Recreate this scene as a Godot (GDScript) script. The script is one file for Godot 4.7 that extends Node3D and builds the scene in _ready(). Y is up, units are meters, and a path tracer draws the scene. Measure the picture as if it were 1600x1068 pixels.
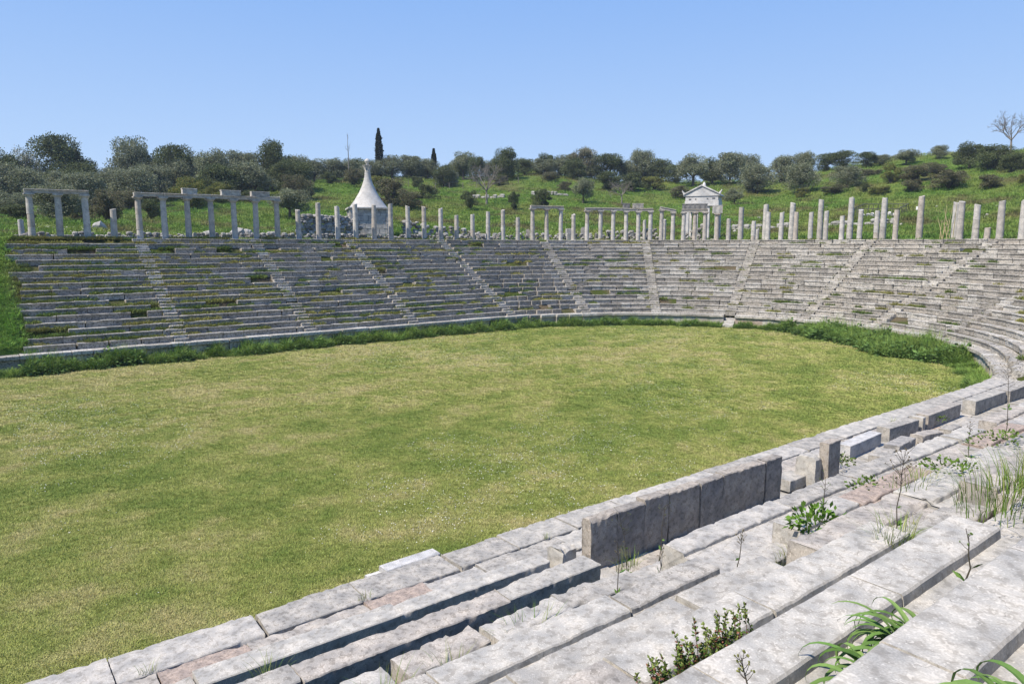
extends Node3D
# Ancient stadium: lawn, horseshoe of stone seats, colonnade, olive hillside.

const W := 17.42          # half width of the arena
const ZC := -36.32        # where the straight sides meet the round end
const EYE := Vector3(28.63, 7.0, 0.0)
const COPE := 1.0         # top of the podium wall
const RISE := 0.353
const RUN := 0.628
const O1 := 0.62
const ROWS := 18

var HILL = [[0.1275, 16.65], [0.2839, 16.97], [0.3458, 16.39], [0.4128, 16.59], [0.4851, 15.62], [0.5624, 13.22], [0.6443, 12.91], [0.7299, 13.17], [0.8183, 15.08], [0.8811, 15.65], [0.9979, 13.73], [1.1295, 13.81], [1.2134, 12], [1.3679, 7.72], [1.5323, 6.19], [1.7321, 4.83]]
var COLS = [[-29.62, -4.04, 3.03, 1, "L"], [-29.62, -5.68, 3.04, 1, "L"], [-29.62, -7.32, 3.06, 1, "L"], [-29.62, -9, 2.13, 0, "s"], [-29.62, -10.67, 3.08, 1, "M"], [-29.62, -12.38, 3.08, 1, "M"], [-29.62, -14.03, 3.1, 1, "M"], [-29.62, -15.76, 3.12, 1, "M"], [-29.62, -17.49, 3.1, 1, "M"], [-29.62, -19.18, 3.11, 1, "M"], [-29.62, -20.91, 3.16, 1, "M"], [-29.62, -22.71, 2.48, 0, "s"], [-29.62, -24.48, 3.12, 0, "s"], [-29.62, -26.21, 2.86, 0, "s"], [-29.62, -27.9, 3.19, 0, "t"], [-29.62, -29.71, 3.14, 0, "t"], [-29.62, -31.39, 3.25, 0, "t"], [-29.62, -33.2, 3.14, 0, "s"], [-29.62, -34.92, 3.13, 0, "s"], [-29.62, -36.78, 3.04, 0, "s"], [-29.54, -38.53, 2.41, 0, "s"], [-29.35, -40.3, 2.55, 0, "s"], [-29.07, -41.98, 2.8, 0, "s"], [-28.71, -43.6, 3.05, 0, "s"], [-28.27, -45.15, 2.31, 0, "s"], [-27.75, -46.67, 3.23, 1, "N"], [-27.18, -48.09, 3.19, 1, "N"], [-26.54, -49.47, 3.21, 1, "N"], [-25.9, -50.68, 2.69, 0, "s"], [-25.18, -51.92, 3.06, 1, "P"], [-24.4, -53.11, 3.07, 1, "P"], [-23.62, -54.18, 3.04, 1, "P"], [-22.78, -55.25, 3, 1, "P"], [-21.95, -56.21, 2.97, 1, "P"], [-21.09, -57.12, 3, 1, "P"], [-20.29, -57.9, 3.12, 1, "Q"], [-19.42, -58.68, 2.88, 1, "Q"], [-18.59, -59.37, 2.87, 1, "R"], [-17.71, -60.06, 2.86, 1, "R"], [-16.88, -60.65, 2.85, 1, "R"], [-15.88, -61.32, 2.7, 1, "R"], [-14.91, -61.91, 2.18, 0, "e"], [-12.78, -63.04, 1.89, 0, "e"], [-11.52, -63.6, 2.75, 0, "e"], [-10.37, -64.06, 2.72, 0, "e"], [-9.08, -64.51, 2.72, 0, "e"], [-7.77, -64.9, 2.65, 0, "e"], [-6.42, -65.23, 2.73, 0, "e"], [-5.02, -65.51, 2.22, 0, "e"], [-3.43, -65.74, 2.76, 0, "e"], [-1.99, -65.87, 2.62, 0, "e"], [-0.36, -65.94, 2.62, 0, "e"], [4.95, -65.52, 3.12, 0, "f"], [6.2, -65.28, 2.8, 0, "f"], [7.12, -65.07, 0.94, 0, "g"], [8.06, -64.82, 3, 0, "f"], [9.71, -64.3, 2.95, 0, "f"], [11.65, -63.55, 2.83, 0, "f"]]
var BACKS = [[-33.72, -3.71, 1.44], [-24.22, -59.77, 2.28], [-22.68, -61.27, 2.34], [-16.2, -65.89, 3.53], [-14.7, -66.67, 1.24], [-14, -66.99, 3.74], [-11.6, -67.98, 3.87], [-8.98, -68.82, 4.1], [-6.23, -69.46, 4.17], [-3.25, -69.88, 4.04], [-0.04, -70.04, 4.06], [2.95, -69.91, 3.34]]
var TREES = [[-116.2, -6.4, 9.2, 3.75, "D"], [-116, -10.4, 8.94, 3.06, "W"], [-116.2, -14.4, 11.02, 4.68, "D"], [-116.2, -18.4, 7.37, 3.41, "D"], [-116.1, -25.8, 10.98, 3.77, "O"], [-115.9, -29.2, 8.08, 4.19, "D"], [-108.3, -31.3, 9.02, 4.04, "D"], [-106.9, -35.3, 7.35, 3.27, "O"], [-98.9, -35.8, 8.11, 3.78, "O"], [-99.7, -40.4, 7.42, 3.43, "O"], [-99.1, -45.3, 8.76, 3.74, "D"], [-107, -52.6, 5.93, 3.16, "O"], [-108.9, -57.3, 4.98, 2.87, "O"], [-108.3, -61.2, 4.65, 2.91, "O"], [-107.2, -64.9, 4.03, 2.67, "O"], [-109.9, -70.6, 4.16, 3.05, "O"], [-109.3, -74.9, 4.85, 3.1, "O"], [-108.2, -79.1, 5, 3.13, "O"], [-106.8, -82.3, 4.27, 2.86, "O"], [-94.9, -79.7, 3.72, 2.4, "W"], [-101.8, -88.3, 6.14, 3.14, "O"], [-96.5, -88.1, 5.16, 1.94, "D"], [-95.7, -90.9, 4.18, 2.52, "O"], [-88.7, -90.2, 6.75, 2.96, "D"], [-91.8, -97.5, 3.22, 2.54, "D"], [-89.5, -101.1, 3.53, 3.11, "O"], [-88.7, -105, 3.56, 2.86, "O"], [-87.8, -110.4, 6.67, 3.78, "P"], [-83.5, -104.1, 4.58, 2.77, "D"], [-84.1, -114.3, 5.78, 4.34, "D"], [-82, -118.3, 4.75, 2.62, "O"], [-79.4, -121.4, 7.48, 3.49, "O"], [-76.5, -123.9, 5.15, 3.18, "D"], [-63.5, -118.4, 6.62, 3.7, "O"], [-64, -125.5, 5.45, 3, "D"], [-60.5, -126.2, 6.98, 3.76, "O"], [-59.9, -132.1, 5.75, 3.02, "O"], [-46.8, -115.5, 5.22, 3.56, "O"], [-51.1, -130, 5.47, 3.24, "O"], [-37, -113.4, 5.08, 3.09, "O"], [-47.1, -131.8, 5.61, 2.56, "O"], [-47.1, -139.8, 3.46, 2.38, "D"], [-43.3, -139, 3.33, 2.84, "D"], [-38.4, -138.1, 2.9, 2.25, "D"], [-36.1, -139.7, 2.02, 1.74, "O"], [-30.9, -137.7, 2.76, 2.39, "O"], [-27.4, -142.4, 2.74, 1.67, "O"], [-18.4, -131.9, 4.26, 2.79, "D"], [-13.6, -127.2, 4.08, 3.44, "D"], [-29.8, -114.5, 3.63, 2.75, "O"], [-56, -8.2, 3.91, 2.86, "O"], [-65.7, -4.8, 3.29, 1.96, "O"], [-94.8, -78.9, 4.53, 2.65, "D"], [-55.7, -80.4, 4.22, 1.9, "O"], [-41.8, -101.4, 2.78, 1.82, "O"], [-59.8, -33.4, 3.86, 2.71, "O"], [-69.1, -106.4, 3.61, 3.11, "D"], [-70.1, -121.5, 3.75, 2.77, "D"], [-9.9, -123.6, 2.7, 2.12, "D"]]
var SHRUBS = [[-59.2, -5.2, 1.83, 2.36, "D"], [-61.4, -13.3, 3.73, 2.15, "B"], [-81.2, -19, 2.84, 2.14, "B"], [-60.6, -17.7, 2.58, 1.33, "D"], [-74.3, -25.2, 4.12, 2.63, "Y"], [-79.7, -30.4, 3.2, 2.36, "Y"], [-98, -43.8, 4.61, 3.91, "Y"], [-81.2, -43.1, 4.12, 2.57, "B"], [-94.5, -58.8, 3.25, 2.06, "B"], [-68.3, -52.1, 3.95, 2.96, "B"], [-64.2, -53.1, 3.11, 2.12, "B"], [-73.9, -62.3, 2.81, 2.17, "D"], [-96, -73.1, 2.35, 1.82, "D"], [-60.7, -61.6, 2.95, 1.48, "D"], [-57.1, -67.3, 2.71, 1.19, "D"], [-56.4, -72.1, 3.05, 1.72, "D"], [-67.8, -98.7, 3.74, 3.11, "D"], [-67.1, -110.9, 3.39, 2.61, "Y"], [-54.8, -103.6, 2.36, 2, "B"], [-29.2, -109.7, 1.34, 2.26, "B"], [-24.4, -109.3, 1.49, 0.79, "D"], [-17.6, -109.7, 1.79, 1.6, "B"], [-13.3, -110.8, 2.64, 2.57, "B"], [-7.7, -109.6, 1.82, 1.66, "B"], [-20.7, -117, 2.84, 2.21, "B"], [-3.2, -107.9, 2.16, 1.16, "Y"], [-23.7, -116.2, 2.9, 1.64, "Y"], [-21.8, -108.3, 1.52, 1.74, "Y"], [-33.8, -129.8, 1.39, 2.34, "B"], [-19.9, -123.3, 2.05, 2.07, "B"], [-9.1, -126.5, 1.65, 1.75, "B"], [-69.3, -88.5, 1.78, 1.68, "B"], [-48.7, -117.3, 1.8, 1.93, "B"], [-79.4, -35, 1.93, 1.94, "D"], [-99.9, -56.7, 2.47, 1.98, "D"], [-34.6, -109.6, 1.58, 1.28, "Y"], [-81.1, -95.6, 1.96, 2.11, "B"], [-84.5, -85, 1.93, 1.93, "B"], [-64.2, -11.2, 1.96, 1.45, "B"], [-86.8, -60.8, 3.49, 2.33, "Y"]]
var BARE = [[-64.1, -67.2, 6.66, 2.5, "spreading"], [-54.1, -87.7, 4.57, 2.17, "spreading"], [-102.1, -61.5, 9.32, 0.77, "pole"], [-15.8, -149, 5.62, 2.76, "spreading"]]
var CYP = [[-110.6, -72.6, 10.59, 1.12, "tall"], [-106.1, -83.5, 6.48, 0.72, "small"]]
# near tiers: distance from the eye line, depth below the eye, seat width
var NEAR = [["Z", 0.5, 1.40, 0.36], ["A", 1.37, 1.85, 0.375], ["B", 2.24, 2.31, 0.37], ["C", 3.06, 2.72, 0.39], ["D", 3.80, 3.13, 0.42], ["E", 4.92, 3.69, 0.37], ["F", 6.03, 4.21, 0.38], ["G", 7.49, 4.79, 0.40], ["H", 9.12, 5.48, 0.34]]
var STAIR_U = [-25.9, -17.6, -9.5, -0.1, 0.389 * W, 0.76 * W, 1.135 * W, 1.499 * W, 1.849 * W, 2.21 * W]

var rng := RandomNumberGenerator.new()
var nz := FastNoiseLite.new()
var nz2 := FastNoiseLite.new()
var taken := {}
var M := {}
var stones := []          # stone tints for seats

# ------------------------------------------------------------------ naming
func numbered(n: String) -> String:
	if not taken.has(n):
		taken[n] = 0
		return n
	taken[n] += 1
	return "%s_%03d" % [n, taken[n]]

func tag(o: Node, label: String, category: String, group := "", kind := "") -> Node:
	o.set_meta("label", label)
	o.set_meta("category", category)
	if group != "": o.set_meta("group", group)
	if kind != "": o.set_meta("kind", kind)
	return o

func thing(called: String, label: String, category: String, at := Vector3.ZERO, turn := 0.0, group := "", kind := "") -> Node3D:
	var o := Node3D.new()
	o.name = numbered(called)
	add_child(o)
	o.position = at
	o.rotation.y = turn
	tag(o, label, category, group, kind)
	return o

func part(parent: Node, called: String, mesh: Mesh, m: Material, xf := Transform3D.IDENTITY) -> MeshInstance3D:
	var o := MeshInstance3D.new()
	o.name = called
	o.mesh = mesh
	o.material_override = m
	o.transform = xf
	parent.add_child(o, true)
	return o

func solo(called: String, mesh: Mesh, m: Material, label: String, category: String, group := "", kind := "") -> MeshInstance3D:
	var o := part(self, numbered(called), mesh, m)
	tag(o, label, category, group, kind)
	return o

# ------------------------------------------------------------------ geometry of the place
# u runs along the podium: negative on the straight far side, 0..PI*W round the end
# the podium round the end stands a little inside the circle of the colonnade
func inset(a: float) -> float:
	return 1.15 * smoothstep(0.0, 0.4, a) * (1.0 - smoothstep(2.75, 3.2, a))

func ring(u: float, o: float) -> Vector3:
	if u > 0.0: o -= inset(u / W) * clampf(1.0 - o / 11.3, 0.0, 1.0)
	if u < 0.0: return Vector3(-W - o, 0, ZC - u)
	var a := u / W
	if a > PI: return Vector3(W + o, 0, ZC + (a - PI) * W)
	return Vector3(-cos(a) * (W + o), 0, ZC - sin(a) * (W + o))

func outward(u: float) -> Vector3:
	if u < 0.0: return Vector3(-1, 0, 0)
	var a := u / W
	if a > PI: return Vector3(1, 0, 0)
	return Vector3(-cos(a), 0, -sin(a))

func off_of(x: float, z: float) -> float:
	if z < ZC:
		var g := Vector2(x, z - ZC).length() - W
		if g > 11.3: return g
		var k := inset(atan2(-(z - ZC), -x))
		return minf((g + k) / (1.0 + k / 11.3), g + k)
	return absf(x) - W

func tab(t: Array, v: float) -> float:
	if v <= t[0][0]: return t[0][1]
	for i in range(1, t.size()):
		if v <= t[i][0]:
			var k: float = (v - t[i - 1][0]) / (t[i][0] - t[i - 1][0])
			return lerpf(t[i - 1][1], t[i][1], k)
	return t[t.size() - 1][1]

func hill(x: float, z: float) -> float:
	var o := off_of(x, z)
	if x > 0.0 and z > ZC: o = minf(o, 60.0)
	var t := (o - 17.0) / 83.0
	if t <= 0.0: return 7.3
	var az := atan2(-(x - EYE.x), -(z - EYE.z))
	if az < -1.6: az = 1.75
	var e := tab(HILL, az)
	var h := 7.35
	if t < 1.0: h += e * pow(t, 1.15)
	else: h += e - minf((t - 1.0) * 2.0, 14.0)
	h += nz.get_noise_2d(x * 1.4, z * 1.4) * 0.9 * clampf(t * 6.0, 0.0, 1.0) * clampf(3.0 - t * 2.0, 0.0, 1.0)
	h += nz.get_noise_2d(x * 6.0 + 50.0, z * 6.0) * 0.22 * clampf(t * 8.0, 0.0, 1.0)
	return h

func near_soil(a: float) -> float:
	# earth under the near tiers, measured from the eye line
	if a > 9.0: return 0.55
	var prev = null
	for r in NEAR:
		if a < r[1]:
			if prev == null: return 7.0 - r[2] - 0.30 + (r[1] - a) * 0.5
			return 7.0 - r[2] - (0.34 if r[1] < 7.0 else 0.95)
		prev = r
	return 0.9

func height(x: float, z: float) -> float:
	var o := off_of(x, z)
	if o < 0.45: return nz.get_noise_2d(x * 3.0, z * 3.0) * 0.05
	if x > 0.0 and z > ZC + 0.3:
		if o < 11.6: return near_soil(EYE.x - x)
		return minf(7.3, 5.6 + (o - 11.6) * 0.5)
	if o < 0.7: return 0.8
	if o < 11.6:
		var y := COPE + RISE * (o - O1) / RUN - 0.10
		if z > -2.4: y += 0.30 + nz.get_noise_2d(x * 7.0, z * 7.0) * 0.2
		return y + nz.get_noise_2d(x * 9.0, z * 9.0) * 0.05
	if o < 17.0: return 7.27 + nz.get_noise_2d(x * 5.0, z * 5.0) * 0.07
	return hill(x, z)

# how dry the turf is at a spot (0 green .. 1 straw)
func dry_at(x: float, z: float) -> float:
	var d := 0.47 + nz.get_noise_2d(x * 3.0 + 300.0, z * 2.0) * 0.38 + nz2.get_noise_2d(x * 7.0, z * 5.0 + 90.0) * 0.36
	d += nz2.get_noise_2d(x * 17.0, z * 13.0) * 0.40 + nz2.get_noise_2d(x * 45.0 + 31.0, z * 40.0) * 0.35
	d += clampf((z + 30.0) / 90.0, -0.10, 0.12) * clampf((4.0 - x) / 14.0, 0.0, 1.0)
	return clampf(d, 0.0, 1.0)

func turf_color(d: float) -> Color:
	var g := Color(0.175, 0.235, 0.055)
	var m := Color(0.30, 0.325, 0.095)
	var s := Color(0.43, 0.385, 0.18)
	return g.lerp(m, d * 2.0) if d < 0.5 else m.lerp(s, (d - 0.5) * 2.0)

func hill_color(x: float, z: float) -> Color:
	var v := nz.get_noise_2d(x * 2.5, z * 2.5 + 700.0) * 0.9 + nz2.get_noise_2d(x * 7.0, z * 7.0) * 0.5
	var c := Color(0.135, 0.235, 0.045).lerp(Color(0.225, 0.265, 0.07), clampf(v + 0.35, 0.0, 1.0))
	var e := nz2.get_noise_2d(x * 3.1 + 40.0, z * 4.3)
	return c.lerp(Color(0.17, 0.145, 0.07), clampf((e - 0.16) * 2.6, 0.0, 0.8))

# ------------------------------------------------------------------ mesh building
class Mb:
	var v := PackedVector3Array()
	var n := PackedVector3Array()
	var c := PackedColorArray()
	var col := Color.WHITE
	func tri(a: Vector3, b: Vector3, d: Vector3, nn = null) -> void:
		var q: Vector3 = (d - a).cross(b - a)
		if q.length_squared() < 1e-16: return
		q = q.normalized()
		if nn != null:
			if q.dot(nn) < 0.0:
				var t := b
				b = d
				d = t
				q = -q
		v.append(a); v.append(b); v.append(d)
		n.append(q); n.append(q); n.append(q)
		c.append(col); c.append(col); c.append(col)
	func smooth_tri(a: Vector3, b: Vector3, d: Vector3, na: Vector3, nb: Vector3, nd: Vector3) -> void:
		var q: Vector3 = (d - a).cross(b - a)
		if q.dot(na + nb + nd) < 0.0:
			v.append(a); v.append(d); v.append(b)
			n.append(na); n.append(nd); n.append(nb)
		else:
			v.append(a); v.append(b); v.append(d)
			n.append(na); n.append(nb); n.append(nd)
		c.append(col); c.append(col); c.append(col)
	func quad(a: Vector3, b: Vector3, d: Vector3, e: Vector3, nn = null) -> void:
		tri(a, b, d, nn)
		tri(a, d, e, nn)
	func box(p: Vector3, s: Vector3, bs := Basis.IDENTITY) -> void:
		var h := s * 0.5
		for ax in 3:
			for sg in [-1.0, 1.0]:
				var nn := Vector3.ZERO
				nn[ax] = sg
				var a1 := Vector3.ZERO
				var a2 := Vector3.ZERO
				a1[(ax + 1) % 3] = h[(ax + 1) % 3]
				a2[(ax + 2) % 3] = h[(ax + 2) % 3]
				var o := nn * h[ax]
				quad(p + bs * (o - a1 - a2), p + bs * (o + a1 - a2), p + bs * (o + a1 + a2), p + bs * (o - a1 + a2), bs * nn)
	func tube(pts: Array, rad: Array, sides := 5) -> void:
		var rings := []
		for i in pts.size():
			var t: Vector3 = (pts[mini(i + 1, pts.size() - 1)] - pts[maxi(i - 1, 0)]).normalized()
			var s := t.cross(Vector3(0.31, 0.2, 0.93)).normalized()
			var w := t.cross(s)
			var r := []
			for k in sides:
				var a := TAU * k / sides
				r.append([pts[i] + (s * cos(a) + w * sin(a)) * rad[i], s * cos(a) + w * sin(a)])
			rings.append(r)
		for i in pts.size() - 1:
			for k in sides:
				var k2 := (k + 1) % sides
				var p = rings[i][k]
				var q = rings[i][k2]
				var r2 = rings[i + 1][k2]
				var s2 = rings[i + 1][k]
				smooth_tri(p[0], q[0], r2[0], p[1], q[1], r2[1])
				smooth_tri(p[0], r2[0], s2[0], p[1], r2[1], s2[1])
	func lathe(prof: Array, sides: int, wob := 0.0, noise: FastNoiseLite = null, cap := true) -> void:
		# prof: [radius, y] from bottom to top
		var rings := []
		for p in prof:
			var r := []
			for k in sides:
				var a := TAU * k / sides
				var q := Vector3(cos(a) * p[0], p[1], sin(a) * p[0])
				if noise: q += Vector3(cos(a), 0, sin(a)) * noise.get_noise_3d(q.x * 60.0, q.y * 60.0, q.z * 60.0) * wob
				r.append(q)
			rings.append(r)
		for i in prof.size() - 1:
			var sl := Vector2(prof[i + 1][1] - prof[i][1], -(prof[i + 1][0] - prof[i][0])).normalized()
			for k in sides:
				var k2 := (k + 1) % sides
				var a1 := TAU * k / sides
				var a2 := TAU * k2 / sides
				var n1 := Vector3(cos(a1) * sl.x, sl.y, sin(a1) * sl.x)
				var n2 := Vector3(cos(a2) * sl.x, sl.y, sin(a2) * sl.x)
				smooth_tri(rings[i][k], rings[i][k2], rings[i + 1][k2], n1, n2, n2)
				smooth_tri(rings[i][k], rings[i + 1][k2], rings[i + 1][k], n1, n2, n1)
		if cap:
			var t := prof.size() - 1
			for k in sides:
				var k2 := (k + 1) % sides
				tri(Vector3(0, prof[t][1], 0), rings[t][k], rings[t][k2], Vector3.UP)
				tri(Vector3(0, prof[0][1], 0), rings[0][k], rings[0][k2], Vector3.DOWN)
	func done() -> ArrayMesh:
		var m := ArrayMesh.new()
		if v.is_empty(): return m
		var a := []
		a.resize(Mesh.ARRAY_MAX)
		a[Mesh.ARRAY_VERTEX] = v
		a[Mesh.ARRAY_NORMAL] = n
		a[Mesh.ARRAY_COLOR] = c
		m.add_surface_from_arrays(Mesh.PRIMITIVE_TRIANGLES, a)
		return m

# A worn stone bar: profile [z, y, chip weight] (counter-clockwise seen with z right, y up) swept along x.
func bar(prof: Array, length: float, nseg: int, rough: float, chip: float, sd: int, sub := 0.0) -> ArrayMesh:
	var b := Mb.new()
	var cz := 0.0
	var cy := 0.0
	for p in prof:
		cz += p[0]
		cy += p[1]
	cz /= prof.size()
	cy /= prof.size()
	var so := sd * 37.3
	var np := prof.size()
	# finer list of points round the section, remembering which strip they belong to
	var pts := []
	var strips := []
	for i in np:
		var p = prof[i]
		var q = prof[(i + 1) % np]
		var l := Vector2(q[0] - p[0], q[1] - p[1]).length()
		var m := 1 if sub <= 0.0 else clampi(int(ceil(l / sub)), 1, 12)
		var first := pts.size()
		for k in m:
			var t := float(k) / m
			pts.append([lerpf(p[0], q[0], t), lerpf(p[1], q[1], t), p[2] if k == 0 else 0.0])
		strips.append([first, m, Vector2(q[1] - p[1], -(q[0] - p[0])).normalized()])
	var tot := pts.size()
	var grid := []
	for j in nseg + 1:
		var x := (float(j) / nseg - 0.5) * length
		var endw := 1.0 if (j == 0 or j == nseg) else 0.0
		var row := PackedVector3Array()
		for i in tot:
			var p = pts[i]
			var q := Vector3(x, p[1], p[0])
			var d := Vector3(nz2.get_noise_3d(q.x * 230.0 + so, q.y * 230.0, q.z * 230.0), nz2.get_noise_3d(q.x * 230.0, q.y * 230.0 + so, q.z * 230.0 + 55.0), nz2.get_noise_3d(q.x * 230.0 + 20.0, q.y * 230.0, q.z * 230.0 + so)) * rough
			d *= 0.55
			if p[1] > -0.02: d.y *= 0.25
			d.y += nz.get_noise_2d(q.x * 30.0 + so, q.z * 30.0) * rough * 0.22
			var wgt: float = maxf(p[2], endw * 0.6)
			if wgt > 0.0:
				# sharp chips out of the edge, a few deep ones
				var cn := clampf((nz.get_noise_2d(x * 110.0 + so, p[0] * 25.0 + p[1] * 60.0) - 0.20) * 5.0, 0.0, 1.0) * 0.5
				cn += clampf((nz2.get_noise_2d(x * 260.0 + so, p[1] * 90.0 + so) - 0.12) * 3.0, 0.0, 1.0) * 0.22
				cn += clampf((nz.get_noise_2d(x * 32.0 - so, p[0] * 20.0) - 0.28) * 5.0, 0.0, 1.0) * 0.9
				var inw := Vector3(-signf(x) * endw * 0.8, (cy - p[1]) * 1.6, (cz - p[0])).normalized()
				d += inw * cn * chip * wgt
			row.append(q + d)
		grid.append(row)
	for s in strips:
		var f: int = s[0]
		var m: int = s[1]
		var nn := Vector3(0, s[2].y, s[2].x)
		# normals smoothed inside the strip
		var norms := []
		for j in nseg + 1:
			var r := PackedVector3Array()
			for k in m + 1:
				var k0 := (f + maxi(k - 1, 0)) % tot
				var k1 := (f + mini(k + 1, m)) % tot
				var du: Vector3 = grid[mini(j + 1, nseg)][(f + k) % tot] - grid[maxi(j - 1, 0)][(f + k) % tot]
				var dv: Vector3 = grid[j][k1] - grid[j][k0]
				var q := du.cross(dv)
				if q.length_squared() < 1e-14: q = nn
				q = q.normalized()
				if q.dot(nn) < 0.0: q = -q
				r.append(q)
			norms.append(r)
		for j in nseg:
			for k in m:
				var a := (f + k) % tot
				var e := (f + k + 1) % tot
				b.smooth_tri(grid[j][a], grid[j + 1][a], grid[j + 1][e], norms[j][k], norms[j + 1][k], norms[j + 1][k + 1])
				b.smooth_tri(grid[j][a], grid[j + 1][e], grid[j][e], norms[j][k], norms[j + 1][k + 1], norms[j][k + 1])
	var poly := PackedVector2Array()
	for p in pts: poly.append(Vector2(p[0], p[1]))
	var idx := Geometry2D.triangulate_polygon(poly)
	for side in [0, nseg]:
		var nn := Vector3(-1.0 if side == 0 else 1.0, 0, 0)
		for k in range(0, idx.size(), 3):
			b.tri(grid[side][idx[k]], grid[side][idx[k + 1]], grid[side][idx[k + 2]], nn)
	return b.done()

# section of a seat: front edge at z = 0, top at y = 0, foot channel behind
func seat_profile(h: float, w: float, deep: float, nose: float, step: float) -> Array:
	var e := 0.014
	var p := [[-0.06, -h, 0.0]]
	if nose > 0.0:
		p += [[-0.055, -nose - 0.025, 0.0], [-0.006, -nose + 0.01, 0.4], [0.0, -0.03, 0.6], [-0.012, -0.004, 1.0], [-0.03, 0.0, 0.6]]
	else:
		p = [[0.0, -h, 0.0], [0.0, -e, 0.7], [-e, 0.0, 0.7]]
	if step > 0.0:
		p += [[-w + e, 0.0, 0.7], [-w, -e, 0.7], [-w - 0.01, -step, 0.0], [-deep, -step - 0.01, 0.0], [-deep, -h, 0.0]]
	else:
		p += [[-w + e, 0.0, 0.7], [-w, -e, 0.7], [-w, -h, 0.0]]
	return p

func box_profile(w: float, h: float, e := 0.015) -> Array:
	# centred in z, top at y = 0
	return [[w * 0.5, -h + e, 0.5], [w * 0.5, -e, 0.8], [w * 0.5 - e, 0.0, 0.8], [-w * 0.5 + e, 0.0, 0.8], [-w * 0.5, -e, 0.8], [-w * 0.5, -h + e, 0.5], [-w * 0.5 + e, -h, 0.2], [w * 0.5 - e, -h, 0.2]]

func rock(sd: int, lumpy := 0.35) -> ArrayMesh:
	var b := Mb.new()
	var s := SphereMesh.new()
	s.radial_segments = 10
	s.rings = 5
	s.radius = 0.5
	s.height = 1.0
	var a := s.get_mesh_arrays()
	var vs: PackedVector3Array = a[Mesh.ARRAY_VERTEX]
	var ix: PackedInt32Array = a[Mesh.ARRAY_INDEX]
	for i in vs.size():
		var p := vs[i]
		# squarish stone
		var m := maxf(absf(p.x), maxf(absf(p.y), absf(p.z)))
		p = p.lerp(p * (0.42 / maxf(m, 0.01)), 0.6)
		p *= 1.0 + nz.get_noise_3d(p.x * 60.0 + sd * 31.0, p.y * 60.0, p.z * 60.0) * lumpy
		vs[i] = p
	for k in range(0, ix.size(), 3):
		var q := (vs[ix[k]] + vs[ix[k + 1]] + vs[ix[k + 2]])
		b.tri(vs[ix[k]], vs[ix[k + 1]], vs[ix[k + 2]], q)
	return b.done()

func basis_along(t: Vector3, front: Vector3) -> Basis:
	var y := t.cross(front)
	return Basis(t, y, front).orthonormalized() if y.y > 0.0 else Basis(-t, -y, front).orthonormalized()

func facing(front: Vector3) -> Basis:
	return Basis(Vector3.UP.cross(front), Vector3.UP, front).orthonormalized()

# ------------------------------------------------------------------ materials
func noise_image(sz: int, freq: float, oct: int, sd: int, type := FastNoiseLite.TYPE_SIMPLEX_SMOOTH) -> PackedByteArray:
	var f := FastNoiseLite.new()
	f.seed = sd
	f.noise_type = type
	f.frequency = freq
	f.fractal_type = FastNoiseLite.FRACTAL_FBM
	f.fractal_octaves = oct
	if type == FastNoiseLite.TYPE_CELLULAR: f.cellular_return_type = FastNoiseLite.RETURN_DISTANCE
	var im := f.get_seamless_image(sz, sz)
	im.convert(Image.FORMAT_L8)
	return im.get_data()

func stone_texture(sz: int, sd: int, crust: float, speck: float, grain := 0.3) -> Array:
	var a := noise_image(sz, 0.004, 5, sd)
	var f := noise_image(sz, 0.10, 4, sd + 1)
	var s := noise_image(sz, 0.045, 2, sd + 2)
	var k := noise_image(sz, 0.014, 5, sd + 3)
	var cr := noise_image(sz, 0.0035, 3, sd + 4)
	var out := PackedByteArray()
	out.resize(sz * sz * 3)
	var bump := PackedByteArray()
	bump.resize(sz * sz)
	for i in sz * sz:
		var va := a[i] / 255.0
		var vf := f[i] / 255.0
		var vs := s[i] / 255.0
		var vk := k[i] / 255.0
		var l := 0.80 + (va - 0.5) * 0.20 + (vf - 0.5) * grain
		var dk := clampf((vk - 0.52) * 5.0, 0.0, 1.0) * (0.4 + 0.6 * vf)
		l -= dk * crust
		var ve := absf(cr[i] / 255.0 - 0.5)
		var crack := clampf(1.0 - ve / 0.006, 0.0, 1.0) * clampf((va - 0.35) * 4.0, 0.0, 1.0)
		l -= crack * 0.30
		# pale lichen specks
		var wl := clampf((vs * 0.8 + va * 0.35 - 0.83 + speck * 0.1) * 18.0, 0.0, 1.0)
		l = lerpf(l, 0.935, wl * speck)
		var warm := (va - 0.5) * 0.03 + (vk - 0.5) * 0.02
		out[i * 3] = int(clampf(l + warm * 0.6, 0.03, 1.0) * 255.0)
		out[i * 3 + 1] = int(clampf(l, 0.03, 1.0) * 255.0)
		out[i * 3 + 2] = int(clampf(l - warm * 0.9, 0.03, 1.0) * 255.0)
		bump[i] = int(clampf(vf * 0.6 + va * 0.3 + wl * 0.15 - dk * 0.12 - crack * 0.3, 0.0, 1.0) * 255.0)
	var im := Image.create_from_data(sz, sz, false, Image.FORMAT_RGB8, out)
	var bi := Image.create_from_data(sz, sz, false, Image.FORMAT_L8, bump)
	return [ImageTexture.create_from_image(im), ImageTexture.create_from_image(bi)]

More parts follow.
